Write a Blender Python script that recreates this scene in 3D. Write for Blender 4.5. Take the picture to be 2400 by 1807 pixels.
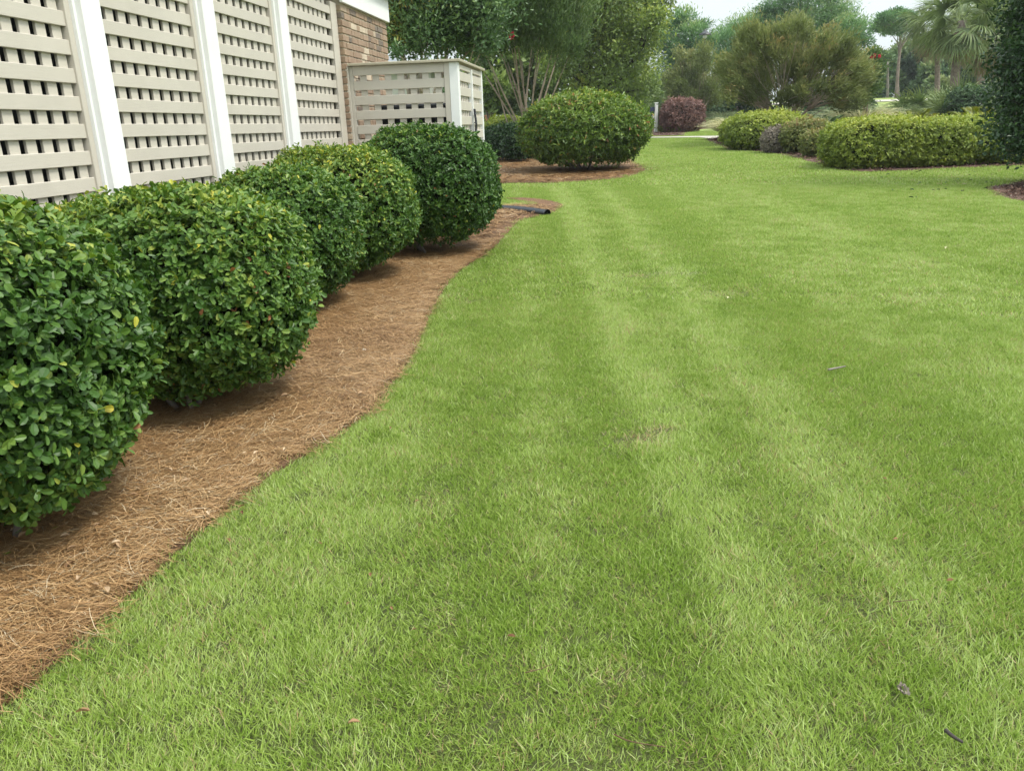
import bpy, math, random
import numpy as np
from mathutils import Vector, Matrix, Euler
for _o in list(bpy.data.objects): bpy.data.objects.remove(_o)
S = bpy.context.scene
COL = S.collection
rng = np.random.default_rng(11)
random.seed(5)

# ------------------------------------------------------------------ camera
FPX, TH, RO, H = 1850.0, math.radians(18.12), math.radians(1.9), 1.40
CF = np.array([0, math.cos(TH), -math.sin(TH)]); _r = np.array([1., 0, 0]); _u = np.array([0, math.sin(TH), math.cos(TH)])
CR = math.cos(RO)*_r - math.sin(RO)*_u
CU = math.sin(RO)*_r + math.cos(RO)*_u
cd = bpy.data.cameras.new('camera'); cam = bpy.data.objects.new('camera', cd); COL.objects.link(cam)
cd.sensor_width = 36; cd.lens = FPX/2400*36; cd.clip_end = 3000; cd.clip_start = 0.05
m = Matrix.Identity(4)
for i in range(3): m[i][0], m[i][1], m[i][2] = CR[i], CU[i], -CF[i]
m[2][3] = H
cam.matrix_world = m
S.camera = cam

# ------------------------------------------------------------------ sky, sun, exposure
SUN_EL, SUN_AZ = math.radians(58), math.radians(115)
W = bpy.data.worlds.new('World'); S.world = W; W.use_nodes = True
nt = W.node_tree; nt.nodes.clear()
wo = nt.nodes.new('ShaderNodeOutputWorld'); bg = nt.nodes.new('ShaderNodeBackground'); bg.inputs[1].default_value = 0.1
sky = nt.nodes.new('ShaderNodeTexSky'); sky.sky_type = 'NISHITA'; sky.sun_disc = False
sky.sun_elevation = SUN_EL; sky.sun_rotation = SUN_AZ; sky.dust_density = 4; sky.air_density = 1.0
tc = nt.nodes.new('ShaderNodeTexCoord'); sx = nt.nodes.new('ShaderNodeSeparateXYZ')
nt.links.new(tc.outputs['Generated'], sx.inputs[0])
mr = nt.nodes.new('ShaderNodeMapRange'); mr.inputs[1].default_value = 0; mr.inputs[2].default_value = 1
mr.inputs[3].default_value = 3.5; mr.inputs[4].default_value = 10.0
nt.links.new(sx.outputs[2], mr.inputs[0])
nz = nt.nodes.new('ShaderNodeTexNoise'); nz.inputs['Scale'].default_value = 2.2; nz.inputs['Detail'].default_value = 5
nt.links.new(tc.outputs['Generated'], nz.inputs['Vector'])
nr = nt.nodes.new('ShaderNodeMapRange'); nr.inputs[1].default_value = 0.3; nr.inputs[2].default_value = 0.7
nr.inputs[3].default_value = 0.93; nr.inputs[4].default_value = 1.05
nt.links.new(nz.outputs[0], nr.inputs[0])
mu = nt.nodes.new('ShaderNodeMath'); mu.operation = 'MULTIPLY'
nt.links.new(mr.outputs[0], mu.inputs[0]); nt.links.new(nr.outputs[0], mu.inputs[1])
cl = nt.nodes.new('ShaderNodeVectorMath'); cl.operation = 'SCALE'; cl.inputs[0].default_value = (0.90, 0.985, 1.0)
nt.links.new(mu.outputs[0], cl.inputs['Scale'])
mx = nt.nodes.new('ShaderNodeMix'); mx.data_type = 'RGBA'; mx.inputs[0].default_value = 0.88
nt.links.new(sky.outputs[0], mx.inputs[6]); nt.links.new(cl.outputs[0], mx.inputs[7])
nt.links.new(mx.outputs[2], bg.inputs[0]); nt.links.new(bg.outputs[0], wo.inputs[0])
sl = bpy.data.lights.new('sun', 'SUN'); sl.energy = 1.3; sl.angle = math.radians(14); sl.color = (1, 0.96, 0.88)
so = bpy.data.objects.new('sun', sl); COL.objects.link(so)
sd = Vector((math.sin(SUN_AZ)*math.cos(SUN_EL), math.cos(SUN_AZ)*math.cos(SUN_EL), math.sin(SUN_EL)))
so.rotation_euler = sd.to_track_quat('Z', 'Y').to_euler(); so.location = (0, 0, 30)
S.view_settings.view_transform = 'Standard'; S.view_settings.look = 'None'
S.view_settings.gamma = 1; S.view_settings.use_curve_mapping = False
S.view_settings.exposure = 1.42
S.render.engine = 'CYCLES'
S.cycles.max_bounces = 8; S.cycles.diffuse_bounces = 3; S.cycles.transmission_bounces = 4; S.cycles.glossy_bounces = 2
S.cycles.transparent_max_bounces = 8

# ------------------------------------------------------------------ geometry of the place
def sm(t):
    t = np.clip(t, 0, 1); return t*t*(3-2*t)
def hgt(x, y):
    x = np.asarray(x, float); y = np.asarray(y, float)
    return 0.02*np.minimum(y, 90) + 1.3*sm((y-52)/28)*sm((x-8)/15)
def ray(px, py): return CF + (px-1200)/FPX*CR + (903.5-py)/FPX*CU
def G(px, py):
    "the point of the ground seen there"
    d = ray(px, py); t = 5.0
    a, b = 0.5, 400.0
    f = lambda t: H + d[2]*t - float(hgt(d[0]*t, d[1]*t))
    if f(b) > 0: return d*b*0.25
    for _ in range(60):
        t = (a+b)/2
        if f(t) > 0: a = t
        else: b = t
    return np.array([d[0]*t, d[1]*t, H + d[2]*t])
def at(px, dist, py=285):
    "ground point in the direction of px at a walking distance"
    d = ray(px, py); q = math.hypot(d[0], d[1]); x, y = d[0]/q*dist, d[1]/q*dist
    return np.array([x, y, float(hgt(x, y))])
def zat(px, py, dist):
    d = ray(px, py); return H + d[2]/math.hypot(d[0], d[1])*dist
AZ = math.radians(7.76)
UU = np.array([math.sin(AZ), math.cos(AZ), 0]); NN = np.array([-math.cos(AZ), math.sin(AZ), 0])
def wp(s, w, z): return UU*s + NN*w + np.array([0, 0, z])

# ------------------------------------------------------------------ tags, objects, materials
def tag(o, label=None, cat=None, group=None, kind=None):
    if label: o['label'] = label
    if cat: o['category'] = cat
    if group: o['group'] = group
    if kind: o['kind'] = kind
    return o
def empty(name, loc, label, cat, group=None, rz=0):
    o = bpy.data.objects.new(name, None); COL.objects.link(o); o.location = loc; o.rotation_euler.z = rz
    o.empty_display_size = 0.2
    return tag(o, label, cat, group)
def mesh_np(name, V, loops, sizes, mat, attrs=None, smooth=False):
    me = bpy.data.meshes.new(name); V = np.asarray(V, np.float32)
    me.vertices.add(len(V)); me.vertices.foreach_set('co', V.ravel())
    loops = np.asarray(loops, np.int32).ravel(); sizes = np.asarray(sizes, np.int32)
    me.loops.add(len(loops)); me.loops.foreach_set('vertex_index', loops)
    me.polygons.add(len(sizes)); st = np.zeros(len(sizes), np.int32); st[1:] = np.cumsum(sizes)[:-1]
    me.polygons.foreach_set('loop_start', st)
    me.polygons.foreach_set('use_smooth', np.full(len(sizes), smooth))
    me.update(calc_edges=True)
    for k, v in (attrs or {}).items():
        a = me.attributes.new(k, 'FLOAT', 'POINT'); a.data.foreach_set('value', np.asarray(v, np.float32))
    if mat: me.materials.append(mat)
    return me
def link(name, me, parent=None, loc=None):
    o = bpy.data.objects.new(name, me); COL.objects.link(o)
    if parent is not None:
        o.parent = parent
    if loc is not None: o.location = loc
    return o
def inv(parent, V):
    "world points into the frame of an empty that is only moved and turned about z"
    V = np.asarray(V, float) - np.array(parent.location); c, s = math.cos(-parent.rotation_euler.z), math.sin(-parent.rotation_euler.z)
    return np.stack([V[:, 0]*c - V[:, 1]*s, V[:, 0]*s + V[:, 1]*c, V[:, 2]], 1)

class MB:
    def __init__(s): s.V = []; s.L = []; s.S = []; s.n = 0
    def add(s, V, faces):
        V = np.asarray(V, float); s.V.append(V)
        for f in faces: s.L.extend([i+s.n for i in f]); s.S.append(len(f))
        s.n += len(V)
    def box(s, o, ax, ay, az, bev=0.0):
        "corner o and three edge vectors; bevelled when asked"
        o, ax, ay, az = (np.asarray(q, float) for q in (o, ax, ay, az))
        if not bev:
            V = [o+ax*i+ay*j+az*k for k in (0, 1) for j in (0, 1) for i in (0, 1)]
            F = [(0, 2, 3, 1), (4, 5, 7, 6), (0, 1, 5, 4), (2, 6, 7, 3), (0, 4, 6, 2), (1, 3, 7, 5)]
            if np.dot(np.cross(ax, ay), az) < 0: F = [f[::-1] for f in F]
            s.add(V, F); return s
        bm = bmesh_box(ax, ay, az, bev); V, F = bm
        s.add(V+o, F); return s
    def tube(s, P, R, n=6, cap=True):
        P = np.asarray(P, float); R = np.broadcast_to(np.asarray(R, float), (len(P),))
        T = np.gradient(P, axis=0); T /= np.linalg.norm(T, axis=1)[:, None]+1e-9
        a = np.array([0, 0, 1.]) if abs(T[0][2]) < .9 else np.array([1., 0, 0])
        V = []
        for p, t, r in zip(P, T, R):
            b = np.cross(t, a); b /= np.linalg.norm(b)+1e-9; c = np.cross(t, b)
            a = np.cross(b, t)*-1 if False else a
            for k in range(n):
                w = 2*math.pi*k/n; V.append(p + r*(math.cos(w)*b + math.sin(w)*c))
        F = []
        for i in range(len(P)-1):
            for k in range(n):
                k2 = (k+1) % n; F.append((i*n+k, i*n+k2, (i+1)*n+k2, (i+1)*n+k))
        if cap: F += [tuple(range(n))[::-1], tuple((len(P)-1)*n+k for k in range(n))]
        s.add(V, F); return s
    def build(s, name, mat, parent=None, smooth=False):
        V = np.concatenate(s.V)
        if parent is not None: V = inv(parent, V)
        return link(name, mesh_np(name, V, s.L, s.S, mat, smooth=smooth), parent)
def bmesh_box(ax, ay, az, b):
    "box with chamfered edges: 24 points"
    L = [np.linalg.norm(q) for q in (ax, ay, az)]; E = [q/l for q, l in zip((ax, ay, az), L)]
    import bmesh
    bm = bmesh.new(); bmesh.ops.create_cube(bm, size=1)
    for v in bm.verts: v.co = Vector([(v.co[i]+.5)*L[i] for i in range(3)])
    bmesh.ops.bevel(bm, geom=list(bm.edges), offset=b, segments=1, affect='EDGES')
    bm.verts.index_update()
    V = np.array([v.co[:] for v in bm.verts]); F = [tuple(v.index for v in f.verts) for f in bm.faces]; bm.free()
    V = V[:, :1]*E[0] + V[:, 1:2]*E[1] + V[:, 2:3]*E[2]
    if np.dot(np.cross(ax, ay), az) < 0: F = [f[::-1] for f in F]
    return V, F

def new_mat(name):
    m = bpy.data.materials.new(name); m.use_nodes = True; nt = m.node_tree
    return m, nt, nt.nodes['Principled BSDF'], nt.nodes['Material Output']
def ramp(nt, stops, src):
    r = nt.nodes.new('ShaderNodeValToRGB'); e = r.color_ramp.elements
    while len(e) < len(stops): e.new(0.5)
    for k, (p, c) in zip(e, stops): k.position = p; k.color = (*c, 1)
    nt.links.new(src, r.inputs[0]); return r.outputs[0]
def noise(nt, scale, detail=3, rough=.5, vec=None):
    n = nt.nodes.new('ShaderNodeTexNoise'); n.inputs['Scale'].default_value = scale; n.inputs['Detail'].default_value = detail
    n.inputs['Roughness'].default_value = rough
    if vec is None:
        g = nt.nodes.new('ShaderNodeNewGeometry'); vec = g.outputs['Position']
    nt.links.new(vec, n.inputs['Vector']); return n.outputs[0]
def mixc(nt, f, a, b, mode='MIX'):
    x = nt.nodes.new('ShaderNodeMix'); x.data_type = 'RGBA'; x.blend_type = mode
    for s, v in ((x.inputs[0], f), (x.inputs[6], a), (x.inputs[7], b)):
        if isinstance(v, (int, float)): s.default_value = v
        elif isinstance(v, tuple): s.default_value = (*v, 1)
        else: nt.links.new(v, s)
    return x.outputs[2]
def rng_map(nt, v, a, b, c, d):
    x = nt.nodes.new('ShaderNodeMapRange'); x.inputs[1].default_value = a; x.inputs[2].default_value = b
    x.inputs[3].default_value = c; x.inputs[4].default_value = d; nt.links.new(v, x.inputs[0]); return x.outputs[0]
def leaf_mat(name, stops, rough=.45, trans=.25, spec=.4, nscale=1.5, namp=.35, obj=False):
    m, nt, p, out = new_mat(name)
    at_ = nt.nodes.new('ShaderNodeAttribute'); at_.attribute_name = 'tint'
    f = at_.outputs['Fac']
    n = noise(nt, nscale, 2)
    ad = nt.nodes.new('ShaderNodeMath'); ad.operation = 'ADD'; ad.use_clamp = True
    nt.links.new(f, ad.inputs[0]); nt.links.new(rng_map(nt, n, .25, .75, -namp/2, namp/2), ad.inputs[1])
    c = ramp(nt, stops, ad.outputs[0])
    nt.links.new(c, p.inputs['Base Color']); p.inputs['Roughness'].default_value = rough
    p.inputs['Specular IOR Level'].default_value = spec
    if trans:
        t = nt.nodes.new('ShaderNodeBsdfTranslucent'); hs = nt.nodes.new('ShaderNodeHueSaturation')
        hs.inputs['Saturation'].default_value = 1.15; hs.inputs['Value'].default_value = 1.3; nt.links.new(c, hs.inputs['Color'])
        nt.links.new(hs.outputs[0], t.inputs[0])
        x = nt.nodes.new('ShaderNodeMixShader'); x.inputs[0].default_value = trans
        nt.links.new(p.outputs[0], x.inputs[1]); nt.links.new(t.outputs[0], x.inputs[2]); nt.links.new(x.outputs[0], out.inputs[0])
    return m
def paint_mat(name, col, rough=.45, var=.06, dirt=None, grain=0, ns=3.0):
    m, nt, p, out = new_mat(name)
    n = noise(nt, ns, 5, .6)
    c2 = tuple(max(0, q*(1-var*2)) for q in col)
    c = mixc(nt, rng_map(nt, n, .35, .7, 0, 1), col, c2)
    if dirt:
        n2 = noise(nt, 1.1, 6, .65); c = mixc(nt, rng_map(nt, n2, .55, .75, 0, .35), c, dirt)
    nt.links.new(c, p.inputs['Base Color']); p.inputs['Roughness'].default_value = rough
    if grain:
        g = nt.nodes.new('ShaderNodeTexCoord'); mp = nt.nodes.new('ShaderNodeMapping')
        mp.inputs['Scale'].default_value = (6, 6, 160); nt.links.new(g.outputs['Object'], mp.inputs[0])
        nn = noise(nt, 1.0, 4, .6, mp.outputs[0]); b = nt.nodes.new('ShaderNodeBump'); b.inputs['Strength'].default_value = grain
        b.inputs['Distance'].default_value = .002; nt.links.new(nn, b.inputs['Height']); nt.links.new(b.outputs[0], p.inputs['Normal'])
    return m

M = {}
M['tan'] = paint_mat('tan_paint', (.54, .50, .425), .5, .04, (.38, .35, .28), .5)
M['white'] = paint_mat('white_paint', (.80, .81, .79), .4, .02, (.62, .62, .56))
M['cap'] = paint_mat('cap_paint', (.42, .38, .28), .45, .05)
M['dark'] = paint_mat('dark_paint', (.03, .03, .03), .6, .2)
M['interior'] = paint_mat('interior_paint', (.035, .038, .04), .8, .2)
M['roof'] = paint_mat('shingle', (.06, .065, .07), .9, .25, ns=14)
M['greyroof'] = paint_mat('grey_shingle', (.22, .24, .26), .9, .12, ns=8)
M['black'] = paint_mat('black_plastic', (.018, .02, .026), .42, .2)
M['pipe'] = paint_mat('pipe_plastic', (.028, .036, .05), .38, .15, (.12, .10, .08))
M['concrete'] = paint_mat('concrete', (.44, .41, .35), .9, .08, ns=6)
M['mortar'] = paint_mat('mortar', (.52, .45, .34), .95, .08, ns=30)
M['red'] = paint_mat('red_plastic', (.35, .03, .04), .5, .1)
def brick_mat():
    m, nt, p, out = new_mat('old_brick')
    oi = nt.nodes.new('ShaderNodeObjectInfo')
    c = ramp(nt, [(0, (.11, .095, .08)), (.06, (.13, .11, .095)), (.10, (.25, .17, .115)), (.35, (.32, .225, .15)), (.6, (.28, .185, .125)),
                  (.8, (.34, .235, .16)), (.93, (.27, .19, .13)), (.95, (.58, .49, .36)), (1, (.62, .53, .40))], oi.outputs['Random'])
    n = noise(nt, 45, 4, .6); c = mixc(nt, rng_map(nt, n, .35, .7, 0, .35), c, (.42, .33, .23))
    n2 = noise(nt, 8, 3); c = mixc(nt, rng_map(nt, n2, .4, .7, 0, .3), c, (.18, .12, .08))
    nt.links.new(c, p.inputs['Base Color']); p.inputs['Roughness'].default_value = .95
    b = nt.nodes.new('ShaderNodeBump'); b.inputs['Distance'].default_value = .004; nt.links.new(n, b.inputs['Height']); nt.links.new(b.outputs[0], p.inputs['Normal'])
    return m
M['brick'] = brick_mat()
def bark_mat(name, a, b, scale=8):
    m, nt, p, out = new_mat(name)
    n = noise(nt, scale, 5, .65); nt.links.new(mixc(nt, rng_map(nt, n, .35, .65, 0, 1), a, b), p.inputs['Base Color'])
    p.inputs['Roughness'].default_value = .9
    bu = nt.nodes.new('ShaderNodeBump'); bu.inputs['Distance'].default_value = .01; nt.links.new(n, bu.inputs['Height']); nt.links.new(bu.outputs[0], p.inputs['Normal'])
    return m
M['bark_pale'] = bark_mat('pale_bark', (.40, .33, .25), (.24, .195, .145), 5)
M['bark_grey'] = bark_mat('grey_bark', (.23, .20, .175), (.11, .095, .08), 6)
M['bark_dark'] = bark_mat('dark_bark', (.055, .045, .038), (.03, .026, .022), 6)
M['bark_pine'] = bark_mat('pine_bark', (.21, .165, .14), (.12, .09, .075), 4)
M['palmbark'] = bark_mat('palm_bark', (.24, .20, .165), (.12, .09, .07), 10)

# foliage colours: 0 darkest .. 1 oddest (yellow / dead)
M['lf_hedge'] = leaf_mat('privet_leaf', [(0, (0.026, 0.06, 0.013)), (0.35, (0.052, 0.119, 0.022)), (0.6, (0.111, 0.2, 0.037)), (0.78, (0.202, 0.281, 0.05)), (0.92, (0.325, 0.362, 0.062)), (0.97, (0.546, 0.5, 0.062)), (1, (0.312, 0.138, 0.062))], .42, .22, .32, 1.6, .25)
M['lf_cley'] = leaf_mat('cleyera_leaf', [(0, (0.033, 0.078, 0.017)), (0.35, (0.077, 0.137, 0.024)), (0.65, (0.149, 0.234, 0.038)), (0.82, (0.242, 0.325, 0.054)), (0.95, (0.352, 0.312, 0.072)), (1, (0.33, 0.169, 0.072))], .4, .22, .4, .9, .25)
M['lf_lime'] = leaf_mat('lime_leaf', [(0, (0.069, 0.103, 0.018)), (0.4, (0.149, 0.207, 0.036)), (0.75, (0.276, 0.333, 0.058)), (1, (0.414, 0.437, 0.104))], .5, .28, .3, .8, .35)
M['lf_olive'] = leaf_mat('olive_leaf', [(0, (0.065, 0.088, 0.026)), (0.4, (0.13, 0.162, 0.046)), (0.75, (0.221, 0.23, 0.065)), (1, (0.312, 0.203, 0.104))], .55, .25, .3, .9, .3)
M['lf_grey'] = leaf_mat('grey_twig', [(0, (0.12, 0.105, 0.083)), (0.5, (0.225, 0.195, 0.158)), (1, (0.3, 0.255, 0.195))], .8, .1, .2, 1, .3)
M['lf_purple'] = leaf_mat('plum_leaf', [(0, (0.081, 0.041, 0.038)), (0.5, (0.189, 0.097, 0.081)), (1, (0.351, 0.203, 0.149))], .5, .15, .4, 1, .3)
M['lf_dark'] = leaf_mat('holly_leaf', [(0, (.012, .034, .011)), (.5, (.030, .072, .020)), (.85, (.075, .145, .032)), (1, (.12, .19, .05))], .36, .14, .4, .8, .3)
M['lf_myrtle_dark'] = leaf_mat('myrtle_dark_leaf', [(0, (0.035, 0.077, 0.031)), (0.5, (0.091, 0.167, 0.062)), (0.85, (0.197, 0.292, 0.094)), (1, (0.413, 0.328, 0.078))], .42, .22, .4, .5, .35)
M['lf_myrtle'] = leaf_mat('myrtle_leaf', [(0, (0.05, 0.089, 0.031)), (0.5, (0.104, 0.169, 0.055)), (0.85, (0.193, 0.266, 0.078)), (1, (0.37, 0.29, 0.094))], .5, .28, .35, .5, .35)
M['lf_myrtle_brown'] = leaf_mat('myrtle_olive_leaf', [(0, (0.084, 0.106, 0.04)), (0.45, (0.173, 0.213, 0.075)), (0.8, (0.263, 0.281, 0.109)), (1, (0.336, 0.263, 0.115))], .55, .28, .3, .45, .4)
M['lf_oak'] = leaf_mat('oak_leaf', [(0, (0.051, 0.082, 0.03)), (0.4, (0.135, 0.194, 0.06)), (0.75, (0.287, 0.373, 0.094)), (1, (0.541, 0.551, 0.135))], .5, .28, .35, .35, .6)
M['lf_pine'] = leaf_mat('pine_needle', [(0, (0.049, 0.109, 0.047)), (0.5, (0.114, 0.227, 0.086)), (0.85, (0.211, 0.343, 0.125)), (1, (0.324, 0.39, 0.156))], .5, .2, .3, .35, .4)
M['lf_far'] = leaf_mat('far_leaf', [(0, (0.038, 0.074, 0.041)), (0.5, (0.081, 0.142, 0.061)), (0.85, (0.142, 0.209, 0.074)), (1, (0.23, 0.27, 0.108))], .6, .2, .3, .2, .5)
M['palm'] = leaf_mat('palm_leaf', [(0, (.05, .085, .03)), (.5, (.12, .175, .06)), (.85, (.22, .27, .10)), (1, (.32, .31, .13))], .45, .2, .4, 1.5, .3)
M['palm_dead'] = leaf_mat('dead_palm_leaf', [(0, (.15, .11, .07)), (.5, (.25, .185, .12)), (1, (.36, .28, .18))], .8, .15, .2, 1.5, .3)
M['sago'] = leaf_mat('sago_leaf', [(0, (.03, .06, .025)), (.5, (.06, .11, .04)), (1, (.14, .19, .06))], .4, .15, .4, 1.5, .3)
M['sago_y'] = leaf_mat('yellow_sago_leaf', [(0, (.08, .10, .012)), (.5, (.18, .22, .02)), (1, (.34, .28, .06))], .45, .15, .4, 1.5, .4)
M['og_pale'] = leaf_mat('pale_grass_blade', [(0, (.32, .32, .14)), (.5, (.50, .49, .26)), (1, (.62, .58, .38))], .6, .2, .3, 1.2, .3)
M['og_green'] = leaf_mat('grey_grass_blade', [(0, (0.091, 0.143, 0.072)), (0.5, (0.182, 0.234, 0.117)), (1, (0.286, 0.325, 0.169))], .6, .2, .3, 1.2, .3)
M['leaf_dead'] = leaf_mat('dead_leaf', [(0, (.10, .045, .02)), (.5, (.30, .18, .09)), (1, (.55, .42, .28))], .7, .1, .3, 20, .1)
M['flower'] = leaf_mat('red_petal', [(0, (.35, .015, .035)), (1, (.60, .05, .09))], .6, .2, .2, 10, .3)
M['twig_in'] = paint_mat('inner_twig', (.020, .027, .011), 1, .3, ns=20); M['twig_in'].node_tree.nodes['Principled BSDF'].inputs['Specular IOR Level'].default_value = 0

# ------------------------------------------------------------------ leaves
def unit(a): return a/(np.linalg.norm(a, axis=-1, keepdims=True)+1e-9)
T_ROUND = (np.array([(0, 0, 0), (.28, -.33, .05), (.28, 0, -.02), (.28, .33, .05), (.68, -.47, .05), (.68, 0, -.03), (.68, .47, .05), (.93, -.27, -.02), (.93, .27, -.02), (1, 0, -.09)]),
           [(0, 1, 2), (0, 2, 3), (1, 4, 5, 2), (2, 5, 6, 3), (4, 7, 5), (5, 8, 6), (5, 7, 9), (5, 9, 8)])
T_OVAL = (np.array([(0, 0, 0), (.32, -.36, .07), (.80, -.42, .05), (1, 0, -.06), (.80, .42, .05), (.32, .36, .07)]), [(0, 1, 2, 3), (0, 3, 4, 5)])
T_MID = (np.array([(0, 0, 0), (.5, -.5, .06), (.5, 0, -.02), (.5, .5, .06), (1, 0, -.08)]), [(0, 1, 4, 2), (0, 2, 4, 3)])
T_QUAD = (np.array([(0, 0, 0), (.45, -.5, .05), (1, 0, -.05), (.5, .5, .02)]), [(0, 1, 2, 3)])
def leaves_mesh(name, P, D, N, L, Wd, tint, mat, T):
    TV, TF = T; n, k = len(P), len(TV)
    D = unit(D); B = unit(np.cross(N, D)); Nn = np.cross(D, B)
    V = (P[:, None] + D[:, None]*(TV[None, :, 0:1]*L[:, None, None]) + B[:, None]*(TV[None, :, 1:2]*Wd[:, None, None])
         + Nn[:, None]*(TV[None, :, 2:3]*L[:, None, None])).reshape(-1, 3)
    fl = np.concatenate([np.array(f) for f in TF]); fs = np.array([len(f) for f in TF])
    loops = (fl[None]+np.arange(n)[:, None]*k).ravel(); sizes = np.tile(fs, n)
    return mesh_np(name, V, loops, sizes, mat, {'tint': np.repeat(tint, k)})
def rand_dirs(n):
    v = rng.normal(size=(n, 3)); return unit(v)
def perp(A):
    r = rand_dirs(len(A)); return unit(np.cross(A, r))

def lump(P, s=2.0, ph=0.0):
    "cheap smooth bumps for a direction or position array"
    return (np.sin(P[:, 0]*s*1.7+ph)*np.sin(P[:, 1]*s*1.3+ph*2.1)+np.sin(P[:, 2]*s*1.9+ph*.7)*np.sin(P[:, 0]*s*.9-ph)+.6*np.sin(P[:, 1]*s*3.1+P[:, 2]*s*2.7+ph))/2.6
def shell_points(n, R, ex=2.6, zlow=-.8, ph=0.0, bump=.065, thick=.09):
    d = rand_dirs(int(n*1.6)); d = d[d[:, 2] > zlow][:n] if zlow > -1 else d[:n]
    d /= ((np.abs(d)**ex).sum(1)**(1/ex))[:, None]
    d *= (1+bump*lump(d, 2.5, ph)+bump*.5*lump(d, 7, ph))[:, None]
    return d
def shrub(name, label, cat, c, R, mat, nshoot, Ll, Lw, group=None, ex=2.6, per=5, T=T_MID, thick=.10, zlow=-.85, ph=None, rz=0,
          tint0=.43, young=.36, singles=0, stems=4, core=True, yellow=.005, lean=0.25, base_under=.5, taper=.0, stem_mat='bark_grey', bz=.10):
    """a clipped shrub: c = centre of the ground under it, R = half sizes, its own rotation rz about z"""
    ph = rng.uniform(0, 9) if ph is None else ph
    c = np.array(c, float); root = empty(name, c, label, cat, group, rz)
    R = np.array(R, float); zc = R[2]*1.02 + base_under*.0 + (bz if stems else 0)
    d = shell_points(nshoot, R, ex, zlow, ph); n = len(d)
    nrm = unit(np.sign(d)*np.abs(d)**(ex-1)/R)
    depth = rng.random(n)**1.8*thick; depth = np.where(rng.random(n) < .07, -rng.random(n)*Ll*1.1, depth)
    sc = np.ones(n)
    if taper: sc = 1-taper*np.clip(-d[:, 2], 0, 1)**2
    P = d*R; P[:, :2] *= sc[:, None]; P = P - nrm*depth[:, None]; P[:, 2] += zc
    axis = unit(nrm + rng.normal(size=(n, 3))*.35 + np.array([0, 0, .25]))
    # leaves round each shoot
    P = np.repeat(P, per, 0); A = np.repeat(axis, per, 0); dep = np.repeat(depth, per); nr = np.repeat(nrm, per, 0)
    e1 = np.repeat(perp(axis), per, 0); e2 = np.cross(A, e1)
    j = np.tile(np.arange(per), n); w = j*2.4 + rng.normal(size=len(P))*.3
    al = np.radians(rng.uniform(35, 88, len(P)))
    rad = e1*np.cos(w)[:, None] + e2*np.sin(w)[:, None]
    D = unit(A*np.cos(al)[:, None] + rad*np.sin(al)[:, None] + rng.normal(size=P.shape)*.18)
    N = unit(A + rng.normal(size=P.shape)*.35 + np.array([0, 0, lean]))
    L = Ll*rng.uniform(.6, 1.25, len(P)); Wd = Lw*rng.uniform(.75, 1.15, len(P))*L/Ll
    P = P + A*(j/per*Ll*.9)[:, None]
    shoot_t = np.repeat(rng.random(n), per)
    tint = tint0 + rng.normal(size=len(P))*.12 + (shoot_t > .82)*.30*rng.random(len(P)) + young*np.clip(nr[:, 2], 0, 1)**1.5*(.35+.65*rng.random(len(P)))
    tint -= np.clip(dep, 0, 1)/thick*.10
    o = rng.random(len(P)); tint = np.where(o < yellow, .96+.02*rng.random(len(P)), np.minimum(tint, .93)); tint = np.where(o > 1-yellow*.12, 1.0, tint)
    keep = np.ones(len(P), bool)
    if singles:
        # leaves one can pick apart: the nearest outer ones towards the viewer's side, each an object
        cz, sz = math.cos(rz), math.sin(rz)
        Pw = np.stack([P[:, 0]*cz-P[:, 1]*sz+c[0], P[:, 0]*sz+P[:, 1]*cz+c[1], P[:, 2]+c[2]], 1)
        nw = np.stack([nr[:, 0]*cz-nr[:, 1]*sz, nr[:, 0]*sz+nr[:, 1]*cz, nr[:, 2]], 1)
        toc = np.array([0, 0, H])-Pw; dist = np.linalg.norm(toc, axis=1); fac = (nw*toc).sum(1)/dist
        px = Pw@CR*0
        rel = Pw-np.array([0, 0, H]); zz = rel@CF; sxp = 1200+FPX*(rel@CR)/zz; syp = 903.5-FPX*(rel@CU)/zz
        ok = (fac > .25) & (dep < thick*.35) & (sxp > 5) & (sxp < 2395) & (syp > 0) & (syp < 1807)
        score = np.where(ok, L/dist*(.5+fac), -1); pick = np.argsort(-score)[:singles]; pick = pick[score[pick] > 0]
        keep[pick] = False
        TV, TF = T; vs = []
        for k in range(10):
            tv = .30+.055*k + (.165 if k == 9 else 0)
            vs.append(mesh_np('leaf', TV*np.array([1, 1, 1]), np.concatenate([np.array(f) for f in TF]), [len(f) for f in TF], mat, {'tint': np.full(len(TV), tv)}))
        for i in pick:
            dd = unit(D[i]); bb = unit(np.cross(N[i], dd)); nn = np.cross(dd, bb)
            k = int(np.clip((tint[i]-.30)/.055, 0, 9)); lo = bpy.data.objects.new('leaf', vs[k]); COL.objects.link(lo); lo.parent = root
            mm = Matrix.Identity(4)
            for q in range(3): mm[q][0] = dd[q]*L[i]; mm[q][1] = bb[q]*Wd[i]; mm[q][2] = nn[q]*L[i]; mm[q][3] = P[i][q]
            lo.matrix_local = mm
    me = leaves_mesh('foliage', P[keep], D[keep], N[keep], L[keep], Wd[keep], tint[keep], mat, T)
    f = link('foliage', me, root); f['kind'] = 'stuff'
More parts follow.
